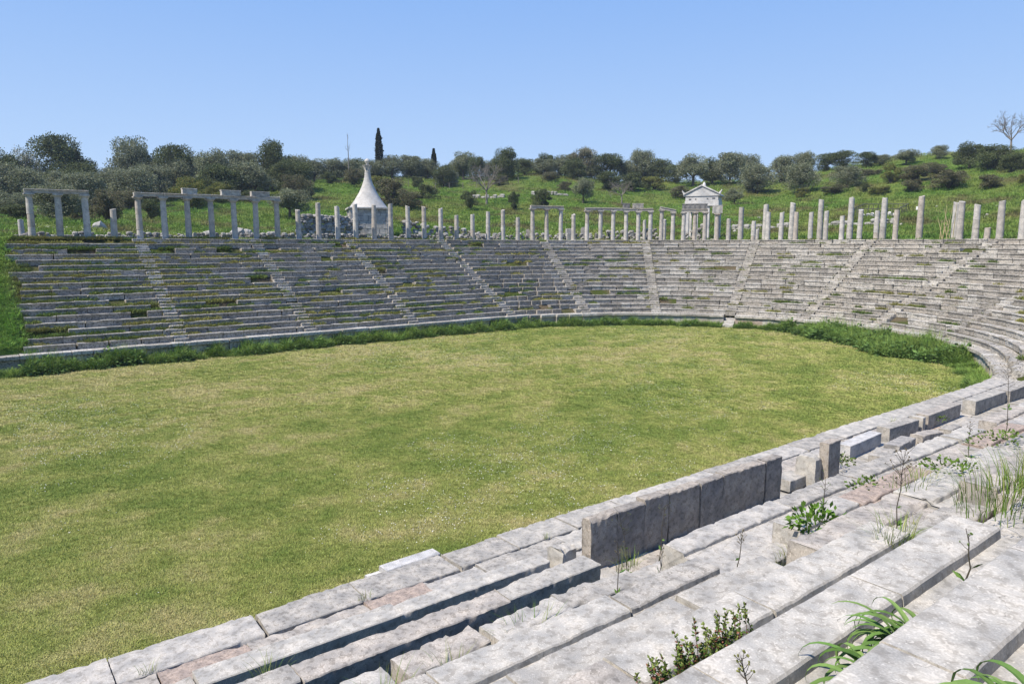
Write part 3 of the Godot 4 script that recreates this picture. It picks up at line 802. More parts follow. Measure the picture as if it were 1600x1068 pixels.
func make_parapet() -> void:
	var t := thing("parapet_wall", "upright parapet of eight joined dark-faced slabs standing on the lowest tier", "wall", Vector3(EYE.x - 8.66, 1.15, 0))
	var zs := [-8.42, -9.12, -9.90, -10.60, -11.55, -12.35, -13.15, -13.95, -14.62]
	for k in 8:
		var L: float = zs[k] - zs[k + 1] - 0.022
		var hgt := 1.01 + rng.randf_range(-0.03, 0.03)
		# rough bossed back face: build as a bar with fine subdivision
		var me := bar(box_profile(0.23 + rng.randf_range(-0.01, 0.02), hgt + 0.15, 0.02), L, clampi(int(L * 26.0), 8, 30), 0.034, 0.05, 300 + k * 7, 0.045)
		var o := part(t, "upright_slab", me, M.slabwall, Transform3D(facing(Vector3(-1, 0, 0)) * Basis.from_euler(Vector3(rng.randf_range(-0.02, 0.02), rng.randf_range(-0.03, 0.03), rng.randf_range(-0.012, 0.012))), Vector3(rng.randf_range(-0.03, 0.03), hgt - 0.02, (zs[k] + zs[k + 1]) * 0.5)))
		if k % 3 == 1: o.material_override = M.slabwall2
	# small bracket block at its end
	var br := thing("bracket_block", "rounded pale bracket block against the end of the parapet", "stone block", Vector3.ZERO)
	near_block(br, "block", Vector3(EYE.x - 8.95, 1.62, -8.12), Vector3(0.42, 0.62, 0.36), M.near[2], Vector3(0.05, 0.2, 0.1), 0.03, 0.12, 0.06)
	# seat of honour: upright side slab with a rounded arm
	var s := thing("stone_throne", "broken stone throne, an upright slab with one rounded arm", "stone seat", Vector3.ZERO)
	near_block(s, "upright_slab", Vector3(EYE.x - 8.55, 2.13, -16.75), Vector3(0.62, 1.1, 0.24), M.slabwall, Vector3(0.02, 0.05, 0.0), 0.012, 0.05)
	near_block(s, "arm", Vector3(EYE.x - 8.80, 1.80, -16.25), Vector3(0.36, 0.75, 0.50), M.near[2], Vector3(0, 0.1, 0.03), 0.02, 0.12, 0.07)
	near_block(s, "seat", Vector3(EYE.x - 9.0, 1.32, -15.75), Vector3(0.8, 0.28, 0.5), M.near[0], Vector3.ZERO, 0.012, 0.06)
	# bench slabs shifted along the lowest row
	var lay = [[-17.3, -18.9, 9.55, 1.24, 0.36, 0.0], [-19.3, -21.4, 9.50, 1.36, 0.36, 0.05], [-21.9, -23.8, 9.52, 1.42, 0.40, -0.03], [-24.4, -27.2, 9.48, 1.46, 0.40, 0.02], [-27.9, -30.9, 9.3, 1.46, 0.42, 0.0], [-31.0, -34.2, 9.2, 1.46, 0.42, 0.0]]
	for k in lay.size():
		var q = lay[k]
		var bt := thing("bench_slab", ["low bench slab beside the throne", "bench slab with a white cut end, next after the throne's low slab", "bench slab with a rough grey end, third after the throne", "bench slab with a double end block, fourth after the throne", "long bench slab where the bend begins, beside the orange stone", "long bench slab at the start of the bend, last of its row"][k], "stone block", Vector3.ZERO, 0.0, "shifted bench slabs along the lowest tier")
		near_block(bt, "slab", Vector3(EYE.x - q[2], q[3], (q[0] + q[1]) * 0.5), Vector3(q[0] - q[1], 0.50, q[4]), M.pale if k == 1 else nm(), Vector3(0, q[5], rng.randf_range(-0.01, 0.01)), 0.006, 0.025)
		if k == 3: near_block(bt, "end_block", Vector3(EYE.x - q[2] + 0.02, q[3] - 0.01, -24.08), Vector3(0.22, 0.5, 0.42), M.near[2], Vector3(0, 0.04, 0), 0.006, 0.03)
	var fallen = [[8.75, -21.2, 1.30, 1.5, 0.42, 0.12], [8.70, -22.9, 1.28, 1.3, 0.40, -0.08], [8.62, -24.5, 1.22, 1.2, 0.36, 0.1], [8.66, -19.9, 1.22, 0.9, 0.5, 0.2]]
	for k in fallen.size():
		var q = fallen[k]
		var ft := thing("fallen_block", ["squared grey block lying behind the white-ended bench slab", "squared block lying behind the rough-ended bench slab", "low block lying behind the double-ended bench slab", "short block lying behind the bench slabs near the throne"][k], "stone block", Vector3.ZERO, 0.0, "blocks lying behind the bench slabs")
		near_block(ft, "block", Vector3(EYE.x - q[0], q[2], q[1]), Vector3(q[3], 0.36, q[4]), M.rough if k == 0 else nm(), Vector3(0.03, q[5], rng.randf_range(-0.05, 0.05)), 0.014, 0.06)

# ------------------------------------------------------------------ colonnade
var drum_mesh := []
var cap_mesh: ArrayMesh
var broken_mesh := []

func make_column_meshes() -> void:
	for k in 5:
		var b := Mb.new()
		var pr := []
		pr.append([0.955, 0.0])
		for j in 9: pr.append([1.0 - 0.006 * j, 0.012 + 0.976 * j / 8.0])
		pr.append([0.915, 1.0])
		# unit drum: radius 1, height 1; noise works on unit size
		for p in pr: p[0] += nz2.get_noise_2d(p[1] * 90.0 + k * 40.0, 5.0) * 0.03
		b.lathe(pr, 20, 0.0, null)
		for i in b.v.size():
			var q := b.v[i]
			var rr := 1.0 + nz.get_noise_3d(q.x * 30.0 + k * 77.0, q.y * 60.0, q.z * 30.0) * 0.07
			b.v[i] = Vector3(q.x * rr, q.y, q.z * rr)
		drum_mesh.append(b.done())
		# the same drum broken off at the top
		var sl := Vector2(rng.randf_range(-1, 1), rng.randf_range(-1, 1)) * 0.05
		for i in b.v.size():
			var q := b.v[i]
			if q.y > 0.8:
				var bite := maxf(0.0, nz.get_noise_2d(q.x * 45.0 + k * 90.0, q.z * 45.0)) * 0.16
				b.v[i] = Vector3(q.x, q.y - bite + (q.x * sl.x + q.z * sl.y) - 0.02, q.z)
		broken_mesh.append(b.done())
	var c := Mb.new()
	c.lathe([[0.235, 0.0], [0.24, 0.03], [0.25, 0.035], [0.25, 0.05], [0.30, 0.09], [0.335, 0.125], [0.33, 0.14]], 20)
	c.box(Vector3(0, 0.185, 0), Vector3(0.62, 0.09, 0.62))
	cap_mesh = c.done()

func column(at: Vector3, h: float, r: float, cap: bool, label: String, group: String, turn: float) -> void:
	var t := thing("column", label, "column", at, turn, group)
	var sh := h - (0.23 if cap else 0.0)
	var n := 1 if sh < 1.3 else (2 if rng.randf() < 0.7 else 3)
	var y := 0.0
	var m: Material = M.column[rng.randi() % 4]
	var lean := Basis.from_euler(Vector3(rng.randf_range(-1, 1), 0, rng.randf_range(-1, 1)) * 0.008)
	t.basis = t.basis * lean
	var cuts := [0.0]
	for k in n - 1: cuts.append((k + 1.0) / n + rng.randf_range(-0.12, 0.12))
	cuts.append(1.0)
	for k in n:
		var y0: float = cuts[k] * sh
		var y1: float = cuts[k + 1] * sh
		var rr: float = r * (1.0 - 0.14 * cuts[k])
		if rng.randf() < 0.35: m = M.column[rng.randi() % 4]
		part(t, "drum", drum_mesh[rng.randi() % 5] if (cap or k < n - 1) else broken_mesh[rng.randi() % 5], m, Transform3D(Basis(Vector3.UP, rng.randf() * TAU) * Basis.from_scale(Vector3(rr, y1 - y0 - 0.006, rr)), Vector3(rng.randf_range(-0.008, 0.008), y0, rng.randf_range(-0.008, 0.008))))
	if cap: part(t, "capital", cap_mesh, m, Transform3D(Basis.IDENTITY, Vector3(0, sh, 0)))

func beam_run(pts: Array, tops: Array, label: String, group: String, over := 0.25) -> void:
	# architrave resting on capitals: one beam between each two columns
	var t := thing("architrave", label, "architrave", Vector3.ZERO, 0.0, group)
	for k in pts.size() - 1:
		var a: Vector3 = pts[k]
		var b: Vector3 = pts[k + 1]
		a.y = tops[k]
		b.y = tops[k + 1]
		var d := (b - a).normalized()
		if k == 0: a -= d * over
		if k == pts.size() - 2: b += d * over
		var L := a.distance_to(b) - 0.012
		var prof := [[0.23, 0.0, 0.3], [0.23, 0.17, 0.0], [0.25, 0.18, 0.3], [0.25, 0.215, 0.2], [0.30, 0.225, 0.5], [0.30, 0.265, 1.0], [0.28, 0.28, 0.6], [-0.28, 0.28, 0.6], [-0.30, 0.265, 1.0], [-0.30, 0.225, 0.3], [-0.23, 0.215, 0.0], [-0.23, 0.0, 0.3]]
		var me := bar(prof, L, int(L * 6.0), 0.016, 0.07, 400 + k * 3 + pts.size() * 17)
		var fr := d.cross(Vector3.UP).normalized()
		if fr.dot(Vector3(0, 0, ZC) - a) < 0.0 and fr.x < 0.0: fr = -fr
		var bs := basis_along(d, fr)
		part(t, "beam", me, M.column[[1, 3, 0][k % 3]], Transform3D(bs, (a + b) * 0.5 + Vector3(0, 0.003, 0)))

func frieze(at: Vector3, front: Vector3, L: float, label: String, m: Material, h := 0.40) -> void:
	var t := thing("frieze_block", label, "stone block", at, 0.0, "frieze blocks on the architraves")
	var bs := facing(front)
	part(t, "block", bar(box_profile(0.42, h - 0.08, 0.012), L, 6, 0.01, 0.03, rng.randi() % 500), m, Transform3D(bs, Vector3(0, h - 0.08, 0)))
	part(t, "cornice", bar(box_profile(0.50, 0.075, 0.012), L + 0.06, 6, 0.01, 0.04, rng.randi() % 500), m, Transform3D(bs, Vector3(0, h, 0)))
	var n := int(L / 0.55) + 1
	for k in n:
		for j in [-0.07, 0.0, 0.07]:
			var x: float = (k + 0.5) / n * L - L * 0.5 + j
			part(t, "triglyph_bar", bar(box_profile(0.03, h - 0.1, 0.01), 0.045, 2, 0.002, 0.0, 3), m, Transform3D(bs, bs * Vector3(x, 0, 0.222) + Vector3(0, h - 0.09, 0)))

func make_colonnade() -> void:
	make_column_meshes()
	var words := {"L": ["capitalled column under the short two-beam architrave at the open end", "columns under the two-beam architrave"], "M": ["capitalled column under the long architrave that carries three frieze blocks", "columns under the long architrave"], "N": ["capitalled column under the thin three-column architrave on the bend", "columns under the three-column architrave"],
		"P": ["capitalled column under the six-column architrave with two rounded stones on top", "columns under the six-column architrave"], "Q": ["capitalled column of the pair left of the pedimented tomb", "paired columns beside the pedimented tomb"], "R": ["capitalled column in front of the white pedimented tomb", "columns before the pedimented tomb"],
		"e": ["bare broken shaft of the front row past the pedimented tomb", "bare shafts of the front row past the pedimented tomb"], "f": ["thick bare shaft standing above the seat rows by the reed stalks", "bare shafts by the reed stalks"], "t": ["bare shaft standing before the conical-roofed tomb", "bare shafts before the conical tomb"]}
	var runs := {}
	var k := 0
	for c in COLS:
		var at := Vector3(c[0], 7.33, c[1])
		var g: String = c[4]
		var lab := "bare column shaft without capital on the straight colonnade past the long architrave"
		var grp := "bare shafts along the colonnade"
		if g == "g":
			lab = "low column stump between two thick bare shafts"
			grp = ""
		elif g == "s":
			if k == 3: lab = "short bare shaft between the two-beam and the long architrave"
			elif k < 14: lab = "bare shaft between the long architrave and the conical tomb"
			elif k < 25: lab = "bare shaft between the conical tomb and the three-column architrave"
			else: lab = "lone bare shaft between the three-column and six-column architraves"
			if k == 3 or k > 25: grp = ""
		else:
			lab = words[g][0]
			grp = words[g][1]
		var turn := atan2(at.x, at.z - ZC) if at.z < ZC else PI * 0.5
		column(at, c[2], {"e": 0.235, "f": 0.27}.get(g, 0.228), c[3] == 1, lab, grp, turn)
		if c[3] == 1:
			if not runs.has(g): runs[g] = [[], []]
			runs[g][0].append(at)
			runs[g][1].append(7.33 + c[2])
		k += 1
	for i in BACKS.size():
		var c = BACKS[i]
		var short: bool = c[2] < 3.0
		column(Vector3(c[0], 7.28, c[1]), c[2], 0.20 if short else 0.29, false, ["weathered post-like stump beside the two-beam architrave", "slim shaft behind the end of the six-column architrave", "slim shaft behind the paired columns"][i] if i < 3 else ("short stump between tall bare shafts behind the front row" if short else "tall bare shaft of the rear row past the pedimented tomb"), "" if (short) else "tall bare shafts of the rear row", 0.0)
	beam_run(runs["L"][0], runs["L"][1], "short architrave of two beams on three columns at the open end", "architraves")
	beam_run(runs["M"][0], runs["M"][1], "long architrave of six beams carrying three frieze blocks", "architraves")
	beam_run(runs["N"][0], runs["N"][1], "thin architrave over three columns on the bend", "architraves")
	beam_run(runs["P"][0], runs["P"][1], "architrave over six columns with two rounded stones on top", "architraves")
	beam_run(runs["Q"][0], runs["Q"][1], "single beam over the paired columns beside the pedimented tomb", "architraves")
	beam_run(runs["R"][0].slice(0, 3), runs["R"][1].slice(0, 3), "dark architrave before the white pedimented tomb", "architraves")
	var fx := Vector3(1, 0, 0)
	frieze(Vector3(-29.62, 10.72, -14.25), fx, 1.05, "frieze block nearest the two-beam architrave, on the long architrave", M.column[2], 0.42)
	frieze(Vector3(-29.62, 10.735, -17.3), fx, 1.45, "middle frieze block on the long architrave", M.column[0], 0.40)
	frieze(Vector3(-29.62, 10.745, -19.6), fx, 1.45, "frieze block on the long architrave nearest the conical tomb", M.column[1], 0.38)
	var fe := Vector3(0.76, 0, 0.65)
	frieze(Vector3(-22.8, 10.62, -55.25), fe, 0.7, "small frieze block on the six-column architrave", M.crust, 0.5)
	frieze(Vector3(-22.0, 10.60, -56.15), fe, 1.1, "larger frieze block on the six-column architrave", M.column[1], 0.5)
	var fr := Vector3(0.6, 0, 0.8)
	frieze(Vector3(-17.75, 10.48, -60.02), fr, 2.5, "long dark frieze block before the white pedimented tomb", M.crust, 0.55)
	frieze(Vector3(-15.9, 10.03, -61.3), fr, 1.0, "pale frieze block with a dark hollow on the last capitalled column", M.column[2], 0.8)

# ------------------------------------------------------------------ tombs and walls behind
func make_tombs() -> void:
	# conical-roofed tomb
	var c := Vector3(-37.6, 7.3, -33.2)
	var to_cam := Vector3(EYE.x - c.x, 0, EYE.z - c.z).normalized()
	var front := to_cam.rotated(Vector3.UP, 0.10)
	var t := thing("conical_tomb", "square stone tomb with a tall flared conical roof and an urn finial", "tomb", c)
	var bs := facing(front)
	var hw := 2.05
	var y := 0.0
	var course := 0
	while y < 3.0:
		var ch: float = [0.38, 0.30, 0.46, 0.40, 0.34, 0.5, 0.36][course % 7]
		ch = minf(ch, 3.12 - y)
		for side in 4:
			var sb := bs * Basis(Vector3.UP, side * PI * 0.5)
			var x := -hw
			while x < hw - 0.05:
				var L := rng.randf_range(0.55, 1.15)
				if hw - x - L < 0.35: L = hw - x
				var inset := 0.0 if course < 2 else 0.10
				part(t, "wall_block", wall_mesh[rng.randi() % 6], [M.tombwall, M.column[0], M.column[2], M.rubble[2]][rng.randi() % 4], Transform3D(sb * Basis.from_scale(Vector3((L - 0.015) / 1.2, (ch - 0.012) / 0.8, 0.8)), sb * Vector3(x + L * 0.5, y + ch, hw - 0.2 - inset + rng.randf_range(-0.015, 0.015))))
				x += L
		y += ch
		course += 1
	var core := Mb.new()
	core.box(Vector3(0, 1.5, 0), Vector3(3.5, 3.0, 3.5), bs)
	part(t, "core", core.done(), M.crust)
	var cor := Mb.new()
	cor.box(Vector3(0, 3.16, 0), Vector3(4.35, 0.14, 4.35), bs)
	part(t, "cornice", cor.done(), M.tomb)
	# flared roof in courses
	var roof := Mb.new()
	var pr := []
	for k in 15:
		var f := k / 14.0
		var r := 0.27 + (1.95 - 0.27) * pow(1.0 - f, 1.75)
		pr.append([r + 0.02, 3.23 + f * 3.55])
		if k < 14:
			var f2 := (k + 0.93) / 14.0
			pr.append([0.27 + (1.95 - 0.27) * pow(1.0 - f2, 1.75) + 0.025, 3.23 + f2 * 3.55])
			pr.append([0.27 + (1.95 - 0.27) * pow(1.0 - f2, 1.75) + 0.008, 3.23 + f2 * 3.55 + 0.006])
	roof.lathe(pr, 40, 0.02, nz)
	var rf := part(t, "conical_roof", roof.done(), M.tomb)
	var nk := Mb.new()
	nk.lathe([[0.29, 6.78], [0.31, 6.82], [0.27, 6.86], [0.26, 7.10], [0.30, 7.30], [0.40, 7.46], [0.42, 7.50], [0.30, 7.52]], 18, 0.05, nz2)
	part(rf, "capital", nk.done(), M.column[2])
	for k in 6:
		var a := TAU * k / 6.0
		var lf := Mb.new()
		lf.tube([Vector3(cos(a) * 0.27, 7.05, sin(a) * 0.27), Vector3(cos(a) * 0.34, 7.28, sin(a) * 0.34), Vector3(cos(a) * 0.47, 7.42, sin(a) * 0.47), Vector3(cos(a) * 0.46, 7.36, sin(a) * 0.46)], [0.07, 0.07, 0.04, 0.02], 5)
		part(rf, "leaf", lf.done(), M.column[2])
	var ur := Mb.new()
	ur.lathe([[0.10, 7.52], [0.12, 7.58], [0.09, 7.63], [0.22, 7.75], [0.27, 7.88], [0.22, 8.02], [0.10, 8.10], [0.03, 8.13]], 16)
	part(rf, "urn", ur.done(), M.tomb)
	# pedimented tomb
	var p := Vector3(-20.9, 7.3, -65.6)
	var tc := Vector3(EYE.x - p.x, 0, EYE.z - p.z).normalized()
	var fr := tc.rotated(Vector3.UP, -0.2)
	var q := thing("pedimented_tomb", "white restored temple-like tomb with pediment on pillars", "tomb", p, atan2(fr.x, fr.z))
	for k in 4:
		var x: float = [-1.82, -0.62, 0.72, 1.82][k]
		var w: float = [0.5, 0.36, 0.52, 0.36][k]
		part(q, "pillar", bar(box_profile(w, 3.75, 0.02), w, 3, 0.008, 0.02, 600 + k), M.white, Transform3D(Basis.IDENTITY, Vector3(x, 3.75, 1.0)))
	for x in [-1.82, 1.82]:
		part(q, "pillar", bar(box_profile(0.4, 3.75, 0.02), 0.4, 3, 0.008, 0.02, 640), M.white, Transform3D(Basis.IDENTITY, Vector3(x, 3.75, -1.2)))
	part(q, "architrave", bar(box_profile(2.9, 0.55, 0.02), 4.15, 4, 0.006, 0.03, 650), M.white, Transform3D(Basis.IDENTITY, Vector3(0, 4.30, 0)))
	part(q, "frieze", bar(box_profile(2.8, 0.50, 0.02), 4.02, 4, 0.004, 0.02, 651), M.white, Transform3D(Basis.IDENTITY, Vector3(0, 4.80, 0)))
	for s in [[-1.45, 4.5, 0.30, 0.12], [-0.75, 4.52, 0.14, 0.10], [0.7, 4.55, 0.16, 0.12], [1.45, 4.58, 0.34, 0.16]]:
		var hb := Mb.new()
		hb.box(Vector3(s[0], s[1], 1.425), Vector3(s[2], s[3], 0.06))
		part(q, "socket", hb.done(), M.crust)
	var pd := Mb.new()
	var ha := 2.25
	var prof := [Vector2(-ha, 4.82), Vector2(ha, 4.82), Vector2(ha, 4.97), Vector2(0, 5.90), Vector2(-ha, 4.97)]
	var idx := Geometry2D.triangulate_polygon(PackedVector2Array(prof))
	for z in [-1.5, 1.5]:
		for j in range(0, idx.size(), 3):
			pd.tri(Vector3(prof[idx[j]].x, prof[idx[j]].y, z), Vector3(prof[idx[j + 1]].x, prof[idx[j + 1]].y, z), Vector3(prof[idx[j + 2]].x, prof[idx[j + 2]].y, z), Vector3(0, 0, z))
	for j in 5:
		var a: Vector2 = prof[j]
		var b: Vector2 = prof[(j + 1) % 5]
		var nn := Vector3((b.y - a.y), -(b.x - a.x), 0)
		pd.quad(Vector3(a.x, a.y, -1.5), Vector3(b.x, b.y, -1.5), Vector3(b.x, b.y, 1.5), Vector3(a.x, a.y, 1.5), nn)
	var pe := part(q, "pediment", pd.done(), M.white)
	for s in [-1.0, 1.0]:
		var d := Vector2(ha + 0.12, -0.98).normalized()
		var rk := bar(box_profile(0.20, 0.13, 0.015), 2.5, 8, 0.01, 0.05, 660 + int(s))
		part(pe, "raking_cornice", rk, M.white, Transform3D(Basis(Vector3(0, 0, 1), -s * atan2(0.95, ha)), Vector3(s * 1.15, 5.56, 1.56)))
		var ac := Mb.new()
		ac.tube([Vector3(s * 2.15, 5.0, 1.4), Vector3(s * 2.25, 5.2, 1.4), Vector3(s * 2.42, 5.38, 1.4), Vector3(s * 2.38, 5.5, 1.4)], [0.14, 0.12, 0.08, 0.03], 6)
		part(pe, "acroterion", ac.done(), M.white)
	var top := Mb.new()
	top.lathe([[0.22, 5.82], [0.25, 5.95], [0.20, 6.15], [0.13, 6.32], [0.03, 6.42]], 10)
	part(pe, "finial", top.done(), M.white)
	q.scale = Vector3(0.88, 1.0, 0.75)
	# base course
	part(q, "base", bar(box_profile(3.0, 0.3, 0.02), 4.4, 5, 0.01, 0.04, 670), M.column[0], Transform3D(Basis.IDENTITY, Vector3(0, 0.22, 0)))

var rocks := []
func rubble_run(called: String, label: String, u0: float, u1: float, o: float, h0: float, h1: float, sz: float, group: String) -> void:
	var t := thing(called, label, "wall", Vector3.ZERO, 0.0, group)
	var y := 0.0
	while y < maxf(h0, h1):
		var u := u0 + rng.randf_range(0.0, sz * 0.5)
		while u < u1:
			var top := lerpf(h0, h1, (u - u0) / (u1 - u0)) + nz.get_noise_2d(u * 30.0, 9.0) * 0.35
			var s := sz * rng.randf_range(0.65, 1.35)
			if y < top:
				var p := ring(u, o + rng.randf_range(-0.08, 0.08))
				p.y = 7.28 + y + s * 0.22
				part(t, "stone", rocks[rng.randi() % rocks.size()], M.rubble[rng.randi() % 3], Transform3D(facing(-outward(u)) * Basis.from_euler(Vector3(rng.randf_range(-0.3, 0.3), rng.randf_range(-0.3, 0.3), rng.randf_range(-0.2, 0.2))) * Basis.from_scale(Vector3(s * 1.15, s * 0.72, s * 1.1)), p))
			u += s * 0.92
		y += sz * 0.55

func make_ruins() -> void:
	for k in 7: rocks.append(rock(k))
	rubble_run("rubble_wall", "tall dry rubble wall left of the conical tomb", 36.32 * 0.0 - 11.4, -5.2, 18.0, 2.2, 2.0, 0.48, "rubble walls behind the colonnade")
	rubble_run("rubble_wall", "dry rubble wall right of the conical tomb, falling to one side", -0.6, 4.2, 17.6, 2.0, 0.9, 0.46, "rubble walls behind the colonnade")
	rubble_run("rubble_wall", "low rubble footing behind the two-beam and long architraves", -33.0, -19.0, 15.6, 0.38, 0.42, 0.34, "rubble walls behind the colonnade")
	rubble_run("rubble_wall", "low rubble footing between long architrave and conical tomb", -19.0, -9.0, 15.2, 0.55, 0.5, 0.36, "rubble walls behind the colonnade")
	rubble_run("rubble_wall", "low rubble footing at the foot of the conical tomb", -9.0, 4.5, 14.6, 0.5, 0.45, 0.34, "rubble walls behind the colonnade")
	rubble_run("rubble_wall", "rubble footing behind the three-column architrave", 2.5, 10.5, 15.4, 0.5, 0.7, 0.36, "rubble walls behind the colonnade")
	rubble_run("rubble_wall", "rubble wall behind the six-column architrave", 10.2, 14.4, 16.6, 0.9, 1.2, 0.40, "rubble walls behind the colonnade")
	rubble_run("rubble_wall", "heap of rubble between the pillars of the pedimented tomb", 15.6, 16.8, 15.2, 0.8, 1.9, 0.40, "rubble walls behind the colonnade")
	# low ruined terrace walls higher on the slope
	for w in [[Vector3(-66, 0, -78.5), Vector3(-61.5, 0, -83), 0.6, "low ruined terrace wall on the slope above the bare tree"], [Vector3(-13.5, 0, -79), Vector3(-6.5, 0, -81), 0.5, "low wall of long blocks in the grass behind the tall bare shafts"], [Vector3(-24, 0, -76), Vector3(-17.5, 0, -78), 0.5, "low ruined wall in the grass right of the pedimented tomb"], [Vector3(-72, 0, -70), Vector3(-67, 0, -73.5), 0.5, "short ruined wall on the slope behind the dark shrub"]]:
		var t := thing("terrace_wall", w[3], "wall", Vector3.ZERO, 0.0, "ruined walls on the slope")
		var a: Vector3 = w[0]
		var b: Vector3 = w[1]
		var L := a.distance_to(b)
		var x := 0.0
		while x < L:
			var s := rng.randf_range(0.5, 1.1)
			var p := a.lerp(b, x / L)
			p.y = hill(p.x, p.z) + 0.12
			for lv in 2:
				if lv == 1 and rng.randf() < 0.35: continue
				part(t, "stone", rocks[rng.randi() % 7], M.rubble[[0, 2, 2][rng.randi() % 3]], Transform3D(facing((a - b).cross(Vector3.UP).normalized()) * Basis.from_euler(Vector3(0, rng.randf_range(-0.2, 0.2), rng.randf_range(-0.1, 0.1))) * Basis.from_scale(Vector3(s * 1.2, 0.42, 0.6)), p + Vector3(0, lv * 0.3, 0)))
			x += s * 1.05
	# loose pale stones in the grass
	for k in 90:
		var u: float
		var o: float
		if k < 40:
			u = rng.randf_range(-24.0, -10.0) if k < 22 else rng.randf_range(0.0, 10.0)
			o = rng.randf_range(15.5, 24.0) if k < 22 else rng.randf_range(18.0, 34.0)
		else:
			u = rng.randf_range(6.0, 38.0)
			o = rng.randf_range(17.0, 48.0)
		var p := ring(u, o)
		p.y = height(p.x, p.z) + 0.05
		var s := rng.randf_range(0.16, 0.42)
		var d := solo("field_stone", rocks[rng.randi() % 7], M.rubble[[2, 2, 0][k % 3]], "loose pale stone lying in the grass " + place_phrase(p.x, p.z), "stone", "loose stones in the grass")
		d.transform = Transform3D(Basis.from_euler(Vector3(rng.randf(), rng.randf() * 6.0, rng.randf())) * Basis.from_scale(Vector3(s * 1.3, s * 0.8, s)), p)
	# bigger fallen blocks seen between the columns of the long architrave
	for q in [[Vector3(-36.5, 0, -17.2), 0.9, "rounded boulder in the grass behind the long architrave"], [Vector3(-36.2, 0, -19.6), 1.3, "cracked pale block tilted in the grass behind the long architrave"], [Vector3(-36.9, 0, -20.6), 1.0, "squat pale block beside the cracked one behind the long architrave"], [Vector3(-47.0, 0, -10.5), 1.1, "pale boulder in the grass behind the two-beam architrave"]]:
		var p: Vector3 = q[0]
		p.y = height(p.x, p.z) + q[1] * 0.25
		var d := solo("boulder", rocks[rng.randi() % 7], M.rubble[2], q[2], "boulder")
		d.transform = Transform3D(Basis.from_euler(Vector3(rng.randf(), rng.randf() * 6.0, rng.randf())) * Basis.from_scale(Vector3(q[1] * 1.2, q[1] * 0.85, q[1])), p)
	# grave slabs and squared blocks along the terrace
	var st = [[-30.9, -35.8, 0.9, 0.7, 0], [-31.3, -43.5, 0.75, 0.9, 0], [-30.6, -44.6, 0.7, 0.55, 1], [-29.5, -48.2, 1.15, 0.42, 1], [-28.4, -53.4, 1.25, 0.95, 0], [-27.4, -54.6, 1.25, 0.75, 1], [-26.6, -51.5, 0.75, 0.4, 1], [-23.6, -60.6, 0.8, 0.5, 1], [-31.8, -21.2, 0.75, 0.8, 0], [-31.0, -14.6, 0.55, 0.3, 1], [-24.6, -59.2, 0.9, 0.6, 1], [-30.8, -40.8, 0.5, 0.8, 0]]
	for k in st.size():
		var s = st[k]
		var at := Vector3(s[0] - 1.6, height(s[0] - 1.6, s[1] - 0.6), s[1] - 0.6)
		var tt := thing("grave_slab" if s[4] == 1 else "squared_block", ("upright rounded grave slab on the terrace " if s[4] == 1 else "squared stone block set on the terrace ") + ("behind the straight colonnade" if s[1] > -38.0 else ("behind the shafts at the start of the bend" if s[1] > -47.0 else "behind the architraves on the bend")), "stone slab", at, 0.0, "slabs and blocks on the terrace")
		var bs := facing(Vector3(EYE.x - at.x, 0, -at.z).normalized().rotated(Vector3.UP, rng.randf_range(-0.4, 0.4)))
		part(tt, "slab", bar(box_profile(0.22 if s[4] == 1 else 0.5, s[2], 0.03), s[3], 4, 0.012, 0.04, 700 + k), M.column[k % 4], Transform3D(bs, Vector3(0, s[2], 0)))
		if s[4] == 1:
			var cp := Mb.new()
			var hr: float = s[3] * 0.5 - 0.01
			for j in 8:
				var a1 := PI * j / 8.0
				var a2 := PI * (j + 1) / 8.0
				var q1 := Vector3(cos(a1) * hr, s[2] + sin(a1) * hr * 0.6 - 0.02, 0)
				var q2 := Vector3(cos(a2) * hr, s[2] + sin(a2) * hr * 0.6 - 0.02, 0)
				var hz := Vector3(0, 0, 0.1)
				cp.quad(bs * (q1 - hz), bs * (q1 + hz), bs * (q2 + hz), bs * (q2 - hz), bs * (q1 - Vector3(0, s[2], 0)))
				cp.tri(bs * (Vector3(0, s[2], 0) + hz), bs * (q1 + hz), bs * (q2 + hz), bs * hz)
				cp.tri(bs * (Vector3(0, s[2], 0) - hz), bs * (q1 - hz), bs * (q2 - hz), -(bs * hz))
			part(tt, "rounded_top", cp.done(), M.column[k % 4])
	# railing round an excavation, notice, reed stalks, field fence
	var f := thing("pit_railing", "dark metal railing round an excavation on the slope", "railing", Vector3.ZERO)
	var fa := Vector3(-13.6, 0, -84.5)
	var fb := Vector3(-8.0, 0, -83.6)
	var fc := Vector3(-8.8, 0, -88.0)
	for sg in [[fa, fb, 9], [fb, fc, 6], [fa, fa + (fc - fb), 6], [fa + (fc - fb), fc, 9]]:
		var a: Vector3 = sg[0]
		var b: Vector3 = sg[1]
		var pa := a
		pa.y = hill(a.x, a.z) + 1.0
		var pb := b
		pb.y = hill(b.x, b.z) + 1.0
		var rl := Mb.new()
		rl.tube([pa, pb], [0.04, 0.04], 5)
		part(f, "rail", rl.done(), M.iron)
		for k in sg[2] + 1:
			var p := a.lerp(b, float(k) / sg[2])
			p.y = hill(p.x, p.z) - 0.1
			var ps := Mb.new()
			var tp := pa.lerp(pb, float(k) / sg[2])
			ps.tube([p, tp], [0.03, 0.03], 4)
			part(f, "post", ps.done(), M.iron)
	var sp := Vector3(-6.0, 0, -84.0)
	sp.y = hill(sp.x, sp.z)
	var sn := thing("notice_board", "small white notice board on a post on the slope", "sign", sp)
	var pm := Mb.new()
	pm.tube([Vector3(0, -0.1, 0), Vector3(0, 1.0, 0)], [0.03, 0.03], 6)
	part(sn, "post", pm.done(), M.iron)
	var bm := Mb.new()
